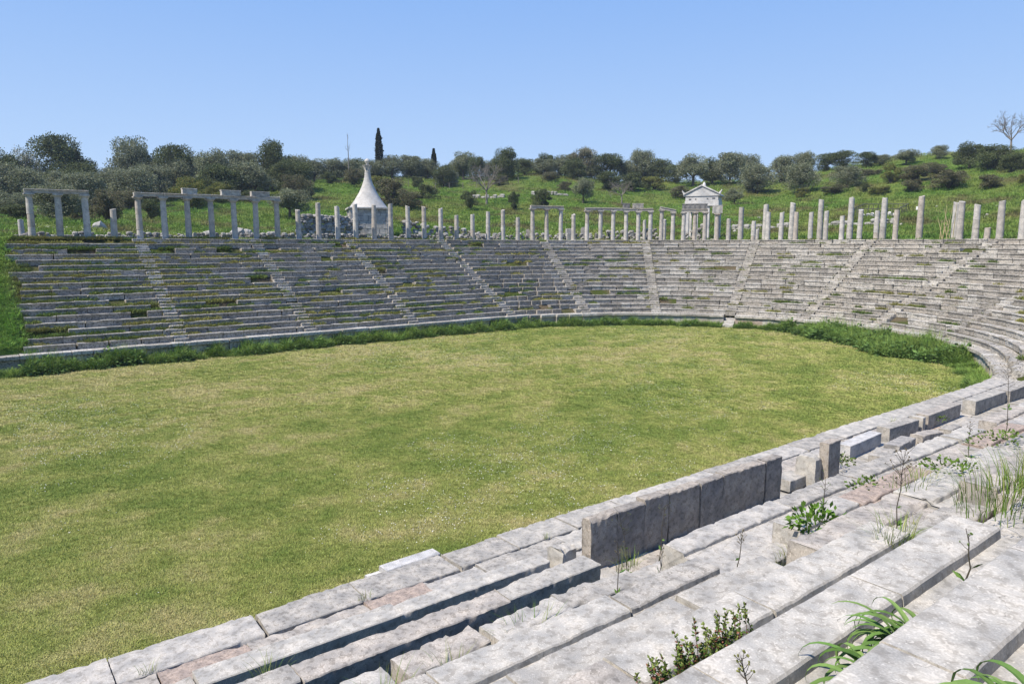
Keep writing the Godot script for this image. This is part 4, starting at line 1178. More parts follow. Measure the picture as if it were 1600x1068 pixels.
	bm.box(Vector3(0, 1.15, 0.05), Vector3(0.5, 0.36, 0.03))
	part(sn, "board", bm.done(), M.signwhite, Transform3D(Basis(Vector3.UP, 0.35), Vector3.ZERO))
	for k in 7:
		var bp := Vector3(-12.6 + k * 0.62, 0, -84.9 + rng.randf_range(-0.3, 0.3))
		bp.y = hill(bp.x, bp.z) + 0.15
		var d := solo("field_stone", rocks[k], M.white, "white marble fragment beside the metal railing", "stone", "marble fragments by the railing")
		d.transform = Transform3D(Basis(Vector3.UP, k) * Basis.from_scale(Vector3(0.5, 0.4 + 0.1 * (k % 3), 0.45)), bp)
	var rc := Vector3(2.6, 7.3, -69.4)
	var rd := thing("reed_clump", "clump of dry straw-coloured reed stalks between bare shafts", "reeds", rc)
	for k in 9:
		var b := Mb.new()
		var lean := Vector3(rng.randf_range(-0.25, 0.32), 1.0, rng.randf_range(-0.1, 0.1))
		var h := rng.randf_range(1.6, 3.6)
		var o := Vector3(rng.randf_range(-0.7, 0.7), 0, rng.randf_range(-0.3, 0.3))
		b.tube([o, o + lean * h * 0.5, o + lean * h + Vector3(lean.x * 0.4, 0, 0)], [0.035, 0.03, 0.012], 4)
		part(rd, "stalk", b.done(), M.straw)
	var wf := thing("field_fence", "line of thin wooden posts and wire along the top of the slope", "fence", Vector3.ZERO)
	var prev = null
	for k in 12:
		var p := Vector3(-103.0 + k * 1.9, 0, -66.0 - k * 2.0)
		p.y = hill(p.x, p.z)
		var b := Mb.new()
		b.tube([p - Vector3(0, 0.2, 0), p + Vector3(0, 1.3, 0)], [0.06, 0.055], 5)
		part(wf, "post", b.done(), M.greybark)
		if prev != null:
			for hgt in [0.5, 1.1]:
				var wr := Mb.new()
				wr.tube([prev + Vector3(0, hgt, 0), p + Vector3(0, hgt, 0)], [0.012, 0.012], 3)
				part(wf, "wire", wr.done(), M.iron)
		prev = p

# ------------------------------------------------------------------ plants
func leaf_card(b: Mb, p: Vector3, ax: Vector3, side: Vector3, L: float, w: float) -> void:
	var m := p + ax * L * 0.5
	b.tri(p, m + side * w, p + ax * L)
	b.tri(p, p + ax * L, m - side * w)

func rdir() -> Vector3:
	var v := Vector3(rng.randfn(), rng.randfn(), rng.randfn())
	return v.normalized() if v.length() > 0.01 else Vector3.UP

# crown of a tree about 6 m tall and 3.2 m in radius
func crown(lobes: int, leaves: int, pal: Array, lo: float, flat: float, leaf: float, sparse := 0.0) -> ArrayMesh:
	var b := Mb.new()
	var cs := []
	for k in lobes:
		var a := rng.randf() * TAU
		var t := rng.randf()
		var y := lerpf(lo, 5.1, pow(t, 0.8))
		var wide := sqrt(maxf(0.06, 1.0 - pow((y - 2.6) / 3.3, 2.0)))
		var rr := sqrt(rng.randf()) * 2.3 * wide
		cs.append([Vector3(cos(a) * rr, y, sin(a) * rr), rng.randf_range(0.45, 1.15) * (0.75 + 0.35 * wide), rng.randf()])
	for i in leaves:
		var c = cs[rng.randi() % lobes]
		var d := rdir()
		d.y = d.y * flat + 0.12
		var rad: float = c[1] * (0.55 + 0.5 * sqrt(rng.randf())) * (1.0 + sparse * rng.randf())
		# clumps inside each lobe
		rad *= 0.9 + 0.28 * nz2.get_noise_3d(d.x * 160.0 + c[2] * 300.0, d.y * 160.0, d.z * 160.0)
		var p: Vector3 = c[0] + d * rad
		if p.y < 0.05: continue
		var col: Color = pal[rng.randi() % pal.size()]
		var v: float = rng.randf_range(0.85, 1.18) * (0.82 + 0.36 * c[2])
		b.col = Color(col.r * v, col.g * v, col.b * v)
		var ax := (d * 0.7 + rdir()).normalized()
		leaf_card(b, p, ax, ax.cross(rdir()).normalized(), leaf * rng.randf_range(0.7, 1.4), leaf * 0.30)
	return b.done()

func trunk(lo: float, m_r := 0.22) -> ArrayMesh:
	var b := Mb.new()
	var top := Vector3(rng.randf_range(-0.3, 0.3), 1.7, rng.randf_range(-0.3, 0.3))
	b.tube([Vector3(0, -0.3, 0), Vector3(0.05, 0.4, 0), top], [m_r * 1.5, m_r, m_r * 0.75], 7)
	for k in 6:
		var a := TAU * (k + rng.randf() * 0.6) / 6.0
		var e := Vector3(cos(a) * rng.randf_range(1.0, 1.9), rng.randf_range(3.0, 4.8), sin(a) * rng.randf_range(1.0, 1.9))
		var mid := top.lerp(e, 0.5) + Vector3(cos(a), -0.2, sin(a)) * 0.3
		b.tube([top, mid, e], [m_r * 0.6, m_r * 0.38, m_r * 0.12], 5)
	return b.done()

func bare_tree(h: float, r: float, pole: bool) -> Array:
	var tr := Mb.new()
	var tw := Mb.new()
	var stack := []
	if pole:
		tr.tube([Vector3(0, -0.3, 0), Vector3(0.05, h * 0.5, 0), Vector3(-0.05, h, 0.02)], [0.16, 0.10, 0.02], 6)
		for k in 16:
			var y := rng.randf_range(0.45, 0.95) * h
			var a := rng.randf() * TAU
			var l := rng.randf_range(0.4, 1.0) * (1.1 - y / h) * 2.0
			tw.tube([Vector3(0, y, 0), Vector3(cos(a) * l * 0.6, y + l * 0.5, sin(a) * l * 0.6), Vector3(cos(a) * l * 0.8, y + l * 1.2, sin(a) * l * 0.8)], [0.03, 0.02, 0.008], 3)
		return [tr.done(), tw.done()]
	var hub := Vector3(0, h * 0.33, 0)
	tr.tube([Vector3(0, -0.3, 0), Vector3(0.05, h * 0.15, 0), hub], [h * 0.032, h * 0.024, h * 0.020], 7)
	for k in 7: stack.append([hub, Vector3(cos(TAU * k / 7.0 + rng.randf()), rng.randf_range(0.5, 1.6), sin(TAU * k / 7.0 + rng.randf())).normalized(), h * rng.randf_range(0.26, 0.36), h * 0.013, 0])
	while stack.size() > 0:
		var s = stack.pop_back()
		var bend: Vector3 = (s[1] + rdir() * 0.25).normalized()
		var e: Vector3 = s[0] + (s[1] + bend) * 0.5 * s[2]
		(tr if s[4] == 0 else tw).tube([s[0], (s[0] + e) * 0.5 + rdir() * s[2] * 0.05, e], [s[3], s[3] * 0.8, s[3] * 0.5], 4 if s[4] < 2 else 3)
		if s[4] < 4:
			for k in 3:
				var d: Vector3 = (bend + rdir() * 0.75 + Vector3(0, 0.08, 0)).normalized()
				stack.append([s[0].lerp(e, rng.randf_range(0.5, 1.0)), d, s[2] * rng.randf_range(0.5, 0.8), maxf(s[3] * 0.55, h * 0.0022), s[4] + 1])
	return [tr.done(), tw.done()]

func place_phrase(x: float, z: float) -> String:
	var az := atan2(-(x - EYE.x), -(z - EYE.z))
	if az > 1.42: return "behind the two-beam architrave"
	if az > 1.19: return "behind the long architrave"
	if az > 1.02: return "beyond the conical tomb"
	if az > 0.84: return "above the bare shafts past the conical tomb"
	if az > 0.66: return "above the six-column architrave"
	if az > 0.52: return "beyond the pedimented tomb"
	if az > 0.40: return "above the metal railing"
	return "on the high slope past the railing"

func make_trees() -> void:
	var olive := [Color(0.165, 0.185, 0.105), Color(0.215, 0.235, 0.15), Color(0.125, 0.145, 0.07), Color(0.27, 0.285, 0.20)]
	var dark := [Color(0.085, 0.11, 0.042), Color(0.11, 0.135, 0.058), Color(0.062, 0.08, 0.03), Color(0.15, 0.17, 0.09)]
	var yellow := [Color(0.15, 0.18, 0.05), Color(0.20, 0.215, 0.07), Color(0.11, 0.135, 0.04), Color(0.25, 0.22, 0.065)]
	var brown := [Color(0.14, 0.13, 0.08), Color(0.18, 0.155, 0.10), Color(0.105, 0.11, 0.06), Color(0.15, 0.165, 0.075)]
	var pale := [Color(0.22, 0.215, 0.15), Color(0.27, 0.25, 0.18), Color(0.17, 0.175, 0.11), Color(0.12, 0.13, 0.07)]
	var blossom := [Color(0.42, 0.41, 0.37), Color(0.30, 0.31, 0.25), Color(0.13, 0.15, 0.08), Color(0.20, 0.22, 0.14)]
	var protos := {}
	for spec in [["O", olive, 4, 0.7], ["D", dark, 4, 0.6], ["P", pale, 1, 1.2], ["W", blossom, 1, 0.8]]:
		protos[spec[0]] = []
		for k in spec[2]:
			protos[spec[0]].append([crown(26 + k * 5, 15000, spec[1], spec[3] + 0.2, 0.85, 0.19, 0.34), trunk(1.0)])
	var bush := {}
	for spec in [["D", dark, 2], ["Y", yellow, 2], ["B", brown, 3]]:
		bush[spec[0]] = []
		for k in spec[2]: bush[spec[0]].append(crown(18 + k * 3, 11000, spec[1], 0.5, 0.8, 0.21, 0.3))
	var stems := []
	for k in 2:
		var sb := Mb.new()
		for j in 9:
			var a := TAU * j / 9.0 + rng.randf()
			var e := Vector3(cos(a) * rng.randf_range(0.8, 2.2), rng.randf_range(2.5, 5.0), sin(a) * rng.randf_range(0.8, 2.2))
			sb.tube([Vector3(0, -0.3, 0), e * 0.5 + Vector3(0, 0.4, 0), e], [0.12, 0.08, 0.03], 4)
		stems.append(sb.done())
	var kinds := {"O": ["olive_tree", "grey-green olive tree ", "olive tree"], "D": ["evergreen_tree", "dark green rounded evergreen tree ", "tree"], "P": ["budding_tree", "pale sandy-green budding tree ", "tree"], "W": ["blossom_tree", "whitish blossoming tree ", "tree"]}
	for q in TREES:
		var k = kinds[q[4]]
		var p := Vector3(q[0], hill(q[0], q[1]), q[1])
		var t := thing(k[0], ("tall " if q[2] > 7.0 else ("low " if q[2] < 3.9 else "")) + ("broad " if q[3] > 3.4 else ("slim " if q[3] < 2.5 else "")) + k[1] + place_phrase(q[0], q[1]), k[2], p, rng.randf() * TAU, "trees on the hillside")
		var pr = protos[q[4]][rng.randi() % protos[q[4]].size()]
		var sc := Vector3(q[3] / 2.95, q[2] / 6.0, q[3] / 2.95)
		part(t, "crown", pr[0], M.leaf, Transform3D(Basis.from_scale(sc), Vector3.ZERO))
		part(t, "trunk", pr[1], M.bark, Transform3D(Basis.from_scale(sc), Vector3.ZERO))
	var bk := {"D": "dark green rounded shrub ", "Y": "yellow-green broom-like shrub ", "B": "brownish twiggy shrub "}
	for q in SHRUBS:
		var p := Vector3(q[0], hill(q[0], q[1]), q[1])
		var t := thing("shrub", ("big " if q[2] > 3.2 else ("small " if q[2] < 2.0 else "")) + ("spreading " if q[3] > 2.2 else ("narrow " if q[3] < 1.6 else "")) + bk[q[4]] + place_phrase(q[0], q[1]), "shrub", p, rng.randf() * TAU, "shrubs on the hillside")
		var sc := Vector3(q[3] / 2.95, q[2] / 5.9, q[3] / 2.95)
		part(t, "foliage", bush[q[4]][rng.randi() % bush[q[4]].size()], M.leaf, Transform3D(Basis.from_scale(sc), Vector3.ZERO))
		part(t, "stems", stems[rng.randi() % 2], M.bark, Transform3D(Basis.from_scale(sc), Vector3.ZERO))
	# second line of trees filling the grove at the back
	for k in 62:
		var az := rng.randf_range(0.62, 1.62) if k < 36 else rng.randf_range(1.12, 1.66) if k < 62 else rng.randf_range(0.36, 0.62)
		var r := rng.randf_range(158.0, 178.0)
		if az > 1.2: r = rng.randf_range(122.0, 150.0)
		var x := EYE.x - sin(az) * r
		var z := EYE.z - cos(az) * r
		var kind: String = ["O", "O", "D"][rng.randi() % 3]
		var kk = kinds[kind]
		var t := thing(kk[0], kk[1] + "in the grove " + place_phrase(x, z), kk[2], Vector3(x, hill(x, z) - 0.2, z), rng.randf() * TAU, "trees of the grove behind")
		var pr = protos[kind][rng.randi() % 4]
		var hh := rng.randf_range(3.6, 4.8) if az < 1.2 else rng.randf_range(5.2, 7.0)
		var sc := Vector3(hh / 6.0 * 1.3, hh / 6.0, hh / 6.0 * 1.3)
		part(t, "crown", pr[0], M.leaf, Transform3D(Basis.from_scale(sc), Vector3.ZERO))
		part(t, "trunk", pr[1], M.bark, Transform3D(Basis.from_scale(sc), Vector3.ZERO))
	var bw = ["bare grey spreading tree on the slope above the bare shafts", "small bare tree above the six-column architrave", "bare pole-like dead tree on the skyline left of the tall cypress", "bare leafless tree on the skyline at the high end of the slope"]
	for k in BARE.size():
		var q = BARE[k]
		if k == 3: q = [-17.6, -147.0, 7.2, 3.4, "spreading"]
		var t := thing("bare_tree", bw[k], "tree", Vector3(q[0], hill(q[0], q[1]), q[1]), 0.3)
		var pr := bare_tree(q[2], q[3], q[4] == "pole")
		part(t, "trunk", pr[0], M.greybark)
		part(t, "twigs", pr[1], M.greybark)
	for k in 2:
		var q = CYP[k]
		var t := thing("cypress", ["tall dark narrow cypress on the skyline", "small dark cypress tip on the skyline right of the tall one"][k], "cypress", Vector3(q[0], hill(q[0], q[1]), q[1]))
		var b := Mb.new()
		var h: float = q[2]
		var rr: float = q[3]
		for i in 5200:
			var f := rng.randf()
			var pr := rr * pow(sin(PI * clampf(0.10 + f * 0.88, 0.0, 1.0)), 0.6) * (0.75 + 0.3 * nz.get_noise_2d(f * 260.0, k * 30.0))
			if f > 0.8: pr *= lerpf(1.0, 0.35, (f - 0.8) * 5.0)
			var a := rng.randf() * TAU
			pr *= (0.75 + 0.45 * nz2.get_noise_2d(a * 60.0, f * 300.0)) * (0.7 + 0.35 * rng.randf())
			var v := rng.randf_range(0.7, 1.3)
			b.col = Color(0.028 * v, 0.038 * v, 0.02 * v)
			var ax := (Vector3(cos(a) * 0.5, 1.0, sin(a) * 0.5) + rdir() * 0.5).normalized()
			leaf_card(b, Vector3(cos(a) * pr, h * (0.03 + f * 0.95), sin(a) * pr), ax, ax.cross(rdir()).normalized(), 0.36, 0.09)
		part(t, "foliage", b.done(), M.leaf)
		var tb := Mb.new()
		tb.tube([Vector3(0, -0.3, 0), Vector3(0, h * 0.9, 0)], [0.2, 0.03], 6)
		part(t, "trunk", tb.done(), M.bark)

# one blade of grass
func blade(b: Mb, p: Vector3, d: Vector3, h: float, w: float, bend: float, segs := 2) -> void:
	var side := d.cross(Vector3.UP).normalized() * w
	var prev := p
	for k in segs:
		var f := (k + 1.0) / segs
		var q := p + Vector3(0, h * f * (1.0 - 0.25 * bend * f), 0) + d * h * bend * f * f
		var w0 := 1.0 - float(k) / segs * 0.7
		var w1 := 1.0 - f * 0.7 if k < segs - 1 else 0.0
		b.tri(prev - side * w0, prev + side * w0, q + side * w1)
		if w1 > 0.0: b.tri(prev - side * w0, q + side * w1, q - side * w1)
		prev = q

func tuft(n: int, spread: float, h: float, w: float, bend: float, segs := 2) -> ArrayMesh:
	var b := Mb.new()
	for i in n:
		var a := rng.randf() * TAU
		var rr := sqrt(rng.randf()) * spread
		var v := rng.randf_range(0.72, 1.25)
		b.col = Color(v, v, v)
		var a2 := a + rng.randf_range(-1.2, 1.2)
		blade(b, Vector3(cos(a) * rr, 0, sin(a) * rr), Vector3(cos(a2), 0, sin(a2)), h * rng.randf_range(0.55, 1.2), w, bend * rng.randf_range(0.2, 1.3), segs)
	return b.done()

func herb(n: int, r: float, h: float, leaf: float) -> ArrayMesh:
	var b := Mb.new()
	for i in n:
		var d := rdir()
		d.y = absf(d.y)
		var p := Vector3(d.x * r, d.y * h * (0.6 + 0.4 * rng.randf()), d.z * r) * (0.6 + 0.4 * rng.randf())
		var v := rng.randf_range(0.65, 1.3)
		b.col = Color(v, v, v)
		var ax := (d + rdir() * 0.8).normalized()
		leaf_card(b, p, ax, ax.cross(rdir()).normalized(), leaf * rng.randf_range(0.7, 1.3), leaf * 0.28)
	return b.done()

func scatter(called: String, mesh: Mesh, m: Material, items: Array, label: String, category: String) -> void:
	# items: [Transform3D, Color]
	var mm := MultiMesh.new()
	mm.transform_format = MultiMesh.TRANSFORM_3D
	mm.use_colors = true
	mm.mesh = mesh
	mm.instance_count = items.size()
	for i in items.size():
		mm.set_instance_transform(i, items[i][0])
		mm.set_instance_color(i, items[i][1])
	var o := MultiMeshInstance3D.new()
	o.name = numbered(called)
	o.multimesh = mm
	o.material_override = m
	add_child(o)
	tag(o, label, category, "", "stuff")

func spin(s: float, sy: float, tilt := 0.15) -> Basis:
	return Basis.from_euler(Vector3(rng.randf_range(-tilt, tilt), rng.randf() * TAU, rng.randf_range(-tilt, tilt))) * Basis.from_scale(Vector3(s, sy, s))

func make_grass() -> void:
	# mown lawn, thicker near by
	var near := []
	var far := []
	var tries := 0
	while tries < 520000:
		tries += 1
		var x := rng.randf_range(-W, W)
		var z := rng.randf_range(-54.0, 4.0)
		if off_of(x, z) > -0.05: continue
		var d := Vector2(x - EYE.x, z).length()
		if rng.randf() > clampf(pow(17.0 / d, 1.6), 0.12, 1.0): continue
		# skip what lies left of or behind the view
		var az := atan2(-(x - EYE.x), -z)
		if az > 1.66 or az < 0.2: continue
		var dr := clampf(dry_at(x, z) + rng.randf_range(-0.22, 0.22), 0.0, 1.0)
		var c := turf_color(dr)
		var v := rng.randf_range(0.9, 1.2)
		c = Color(c.r * v * 1.15, c.g * v * 1.15, c.b * v * 1.15)
		var s := rng.randf_range(0.7, 1.3) * (1.0 + (d - 17.0) * 0.018)
		(near if d < 30.0 else far).append([Transform3D(spin(s, s * rng.randf_range(0.6, 1.2)), Vector3(x, height(x, z) - 0.004, z)), c])
	scatter("lawn_grass", tuft(14, 0.11, 0.05, 0.006, 0.9, 1), M.grass, near, "short mown green and straw-coloured grass beside the near paving", "grass")
	scatter("lawn_grass", tuft(18, 0.12, 0.045, 0.007, 1.0, 1), M.grass, far, "short mown grass on the far half of the lawn", "grass")
	# daisies in drifts
	var ds := []
	tries = 0
	while tries < 100000:
		tries += 1
		var x := rng.randf_range(-W + 2.0, W - 0.2)
		var z := rng.randf_range(-53.0, -1.0)
		if off_of(x, z) > -0.4: continue
		var dn := nz.get_noise_2d(x * 2.6 + 900.0, z * 2.6) + nz2.get_noise_2d(x * 14.0, z * 14.0) * 0.6
		if rng.randf() > clampf((dn - 0.02) * 1.3, 0.008, 0.6): continue
		ds.append([Transform3D(spin(rng.randf_range(0.6, 1.2), 1.0, 0.5), Vector3(x, height(x, z) + 0.045, z)), Color(0.80, 0.80, 0.78) if rng.randf() < 0.8 else Color(0.62, 0.56, 0.66)])
	var db := Mb.new()
	for k in 6:
		var a1 := TAU * k / 6.0
		var a2 := TAU * (k + 0.75) / 6.0
		db.tri(Vector3.ZERO, Vector3(cos(a1) * 0.012, 0.004, sin(a1) * 0.012), Vector3(cos(a2) * 0.012, 0.004, sin(a2) * 0.012), Vector3.UP)
	var pm: StandardMaterial3D = M.petal.duplicate()
	pm.albedo_color = Color.WHITE
	pm.vertex_color_use_as_albedo = true
	pm.cull_mode = BaseMaterial3D.CULL_DISABLED
	scatter("daisies", db.done(), pm, ds, "drifts of tiny white daisies dotted over the lawn", "flowers")
	# tall weeds along the foot of the podium wall
	var wd := []
	var hb := []
	for i in 15000:
		var u := rng.randf_range(-38.0, PI * W)
		var th := u / W
		var depth := 0.85 + 0.9 * nz.get_noise_1d(u * 22.0)
		var tall := 0.68 + 0.75 * nz.get_noise_1d(u * 30.0 + 400.0) + 0.4 * nz2.get_noise_1d(u * 60.0)
		if th > 1.42 and th < 2.55:
			var e := clampf(minf(th - 1.42, 2.55 - th) * 4.0, 0.0, 1.0)
			depth += 3.6 * e * (0.75 + 0.25 * sin(th * 3.0))
			tall += 0.30 * e
		elif rng.randf() < 0.30 + 0.5 * clampf(nz.get_noise_1d(u * 9.0 + 77.0) * 2.0, 0.0, 1.0): continue
		if th > 0.35 and th < 1.42: tall *= 0.72
		if absf(u - STAIR_U[6]) < 0.7: continue
		if th > 2.55: tall *= 0.6
		var dd := depth * rng.randf()
		var p := ring(u, -0.06 - dd)
		p.y = height(p.x, p.z)
		var fade := 1.0 - 0.45 * dd / depth
		var v := rng.randf_range(0.7, 1.35)
		if rng.randf() < 0.72:
			var c := Color(0.12, 0.23, 0.04).lerp(Color(0.22, 0.29, 0.07), rng.randf())
			wd.append([Transform3D(spin(1.0, tall * fade * rng.randf_range(0.55, 1.7), 0.25), p), Color(c.r * v, c.g * v, c.b * v)])
		else:
			var c := Color(0.075, 0.14, 0.045).lerp(Color(0.13, 0.21, 0.05), rng.randf())
			var s := rng.randf_range(0.7, 1.5) * tall * 1.3
			hb.append([Transform3D(spin(s, s * fade, 0.2), p), Color(c.r * v, c.g * v, c.b * v)])
	scatter("wall_weeds", tuft(16, 0.16, 0.85, 0.012, 0.7, 3), M.grass, wd, "tall green grass along the foot of the far podium wall", "grass")
	scatter("wall_herbs", herb(90, 0.28, 0.5, 0.13), M.grass, hb, "dark leafy weeds along the foot of the far podium wall", "weeds")
	# weeds between and on the seats
	var sw := []
	var sh := []
	for i in 46000:
		var u := rng.randf_range(-33.8, PI * W - 1.0)
		var row := rng.randi() % 18
		var w := 0
		for s in STAIR_U:
			if u > s: w += 1
		var want: float = [0.95, 0.85, 0.6, 0.45, 0.38, 0.28, 0.14, 0.34, 0.24, 0.14, 0.14][mini(w, 10)]
		var g := nz.get_noise_2d(u * 9.0, row * 55.0) + nz2.get_noise_2d(u * 28.0, row * 40.0) * 0.5
		if g < 0.46 - want * 0.56: continue
		var o := O1 + RUN * row + rng.randf_range(0.38, 0.66)
		var p := ring(u, o)
		p.y = COPE + RISE * (row + 1) - 0.07
		var yel := clampf(nz.get_noise_2d(u * 6.0 + 80.0, row * 20.0) * 1.6 + 0.45, 0.0, 1.0)
		var c := Color(0.12, 0.18, 0.04).lerp(Color(0.28, 0.27, 0.08), yel)
		var v := rng.randf_range(0.75, 1.3)
		var s := rng.randf_range(0.5, 1.25)
		if rng.randf() < 0.55: sw.append([Transform3D(spin(s, s * rng.randf_range(0.6, 1.2), 0.2), p), Color(c.r * v, c.g * v, c.b * v)])
		else: sh.append([Transform3D(spin(s, s, 0.2), p), Color(c.r * v, c.g * v, c.b * v)])
	for s in STAIR_U:
		for i in 60:
			var row := rng.randf() * 17.5
			if nz.get_noise_2d(row * 40.0, s * 10.0) < -0.05: continue
			var p := ring(s + rng.randf_range(-0.45, 0.45), O1 + RUN * row)
			p.y = COPE + RISE * (row + 0.4)
			var c := Color(0.10, 0.14, 0.03).lerp(Color(0.20, 0.18, 0.05), rng.randf())
			sw.append([Transform3D(spin(0.8, 0.6, 0.2), p), c])
	scatter("seat_weeds", tuft(16, 0.18, 0.30, 0.012, 0.9, 2), M.grass, sw, "yellow-green grass growing between the far seat rows", "weeds")
	scatter("seat_herbs", herb(80, 0.24, 0.24, 0.08), M.grass, sh, "low yellow-green weeds growing on the far seat rows", "weeds")
	# rough grass on the slope and hillside
	var hg := []
	for i in 60000:
		var az := rng.randf_range(0.24, 1.66)
		var r := 62.0 + 105.0 * pow(rng.randf(), 1.5)
		var x := EYE.x - sin(az) * r
		var z := EYE.z - cos(az) * r
		var o := off_of(x, z)
		if o < 12.9 or (o < 17.0 and rng.randf() < 0.5): continue
		var c := hill_color(x, z)
		var v := rng.randf_range(0.8, 1.5)
		var s := rng.randf_range(0.7, 1.6)
		if o < 17.0: s *= 0.6
		hg.append([Transform3D(spin(s, s * rng.randf_range(0.5, 1.1), 0.2), Vector3(x, height(x, z), z)), Color(c.r * v, c.g * v, c.b * v)])
	for i in 2600:
		var x := rng.randf_range(-29.5, -17.6)
		var z := rng.randf_range(-2.9, 1.5)
		var c := hill_color(x, z)
		var v := rng.randf_range(0.8, 1.5)
		hg.append([Transform3D(spin(0.8, rng.randf_range(0.25, 0.6), 0.3), Vector3(x, height(x, z), z)), Color(c.r * v * 1.3, c.g * v * 1.3, c.b * v * 1.3)])
	scatter("hill_grass", tuft(16, 0.35, 0.34, 0.022, 0.8, 2), M.grass, hg, "rough green spring grass on the slope behind the colonnade", "grass")
	# white flower heads on the slope behind the columns
	var wf := []
	for i in 5200:
		var u := rng.randf_range(-34.0, 12.0)
		var o := rng.randf_range(14.0, 30.0)
		if nz.get_noise_2d(u * 8.0, o * 8.0) + rng.randf_range(-0.3, 0.3) < 0.12: continue
		var p := ring(u, o)
		p.y = height(p.x, p.z) + rng.randf_range(0.15, 0.3)
		wf.append([Transform3D(spin(3.0, 3.0, 0.6), p), Color(0.75, 0.76, 0.72)])
	scatter("slope_flowers", db.done(), pm, wf, "scattered white wildflowers in the grass behind the straight colonnade", "flowers")

# ------------------------------------------------------------------ plants among the near slabs
func ribbon(b: Mb, p: Vector3, d: Vector3, L: float, w: float, rise: float, curl: float, col: Color) -> void:
	# strap leaf that arches over and curls at the tip
	b.col = col
	var n := 12
	var pos := p
	var ang := rise
	var side := d.cross(Vector3.UP).normalized()
	var pl: Vector3 = pos - side * w * 0.6
	var pr: Vector3 = pos + side * w * 0.6
	var pc := pos
	for k in n:
		var f := (k + 1.0) / n
		ang -= curl * (0.4 + 1.9 * f * f) / n
		pos += (d * cos(ang) + Vector3(0, sin(ang), 0)) * L / n
		var ww := w * (1.0 - pow(f, 2.6)) if f < 1.0 else 0.0
		var up := (Vector3(0, cos(ang), 0) - d * sin(ang)) * ww * 0.35
		var nl := pos - side * ww + up
		var nr := pos + side * ww + up
		b.quad(pl, pc, pos, nl)
		b.quad(pc, pr, nr, pos)
		pl = nl
		pr = nr
		pc = pos

func near_at(a: float, z: float, y: float) -> Vector3: return Vector3(EYE.x - a, y, z)

func strap_clump(at: Vector3, n: int, L: float, label: String, toward: float) -> void:
	var t := thing("strap_leaf_clump", label, "plant", at, 0.0, "strap-leaved clumps between the slabs")
	for i in n:
		var b := Mb.new()
		var a := toward - 0.35 + rng.randfn() * 0.6
		var v := rng.randf_range(0.8, 1.25)
		var g := Color(0.085, 0.17, 0.04).lerp(Color(0.15, 0.23, 0.07), rng.randf())
		ribbon(b, Vector3(rng.randf_range(-0.03, 0.03), 0, rng.randf_range(-0.16, 0.16)), Vector3(cos(a), 0, sin(a)), L * rng.randf_range(0.55, 1.1), rng.randf_range(0.015, 0.027), rng.randf_range(0.75, 1.35), rng.randf_range(1.2, 4.2), Color(g.r * v, g.g * v, g.b * v))
		part(t, "leaf", b.done(), M.grass)
	var db := Mb.new()
	for i in 26:
		var a := rng.randf() * TAU
		ribbon(db, Vector3(rng.randf_range(-0.05, 0.05), 0.01, rng.randf_range(-0.2, 0.2)), Vector3(cos(a), 0, sin(a)), rng.randf_range(0.15, 0.35), 0.006, 0.5, 1.8, Color(0.28, 0.19, 0.10))
	part(t, "dead_leaves", db.done(), M.grass)

func grass_clump(at: Vector3, n: int, h: float, spread: float, dry: float, label: String) -> void:
	var b := Mb.new()
	for i in n:
		var a := rng.randf() * TAU
		var rr := sqrt(rng.randf()) * spread
		var v := rng.randf_range(0.7, 1.3)
		var c := Color(0.11, 0.20, 0.035).lerp(Color(0.34, 0.29, 0.12), clampf(dry + rng.randf_range(-0.35, 0.35), 0.0, 1.0))
		b.col = Color(c.r * v, c.g * v, c.b * v)
		blade(b, Vector3(cos(a) * rr * 0.5, 0, sin(a) * rr), Vector3(cos(a + rng.randf_range(-0.8, 0.8)), 0, sin(a + rng.randf_range(-0.8, 0.8))), h * rng.randf_range(0.4, 1.15), rng.randf_range(0.0025, 0.0055), rng.randf_range(0.15, 1.1), 4)
	var o := solo("grass_clump", b.done(), M.grass, label, "grass", "grass clumps between the near slabs")
	o.position = at

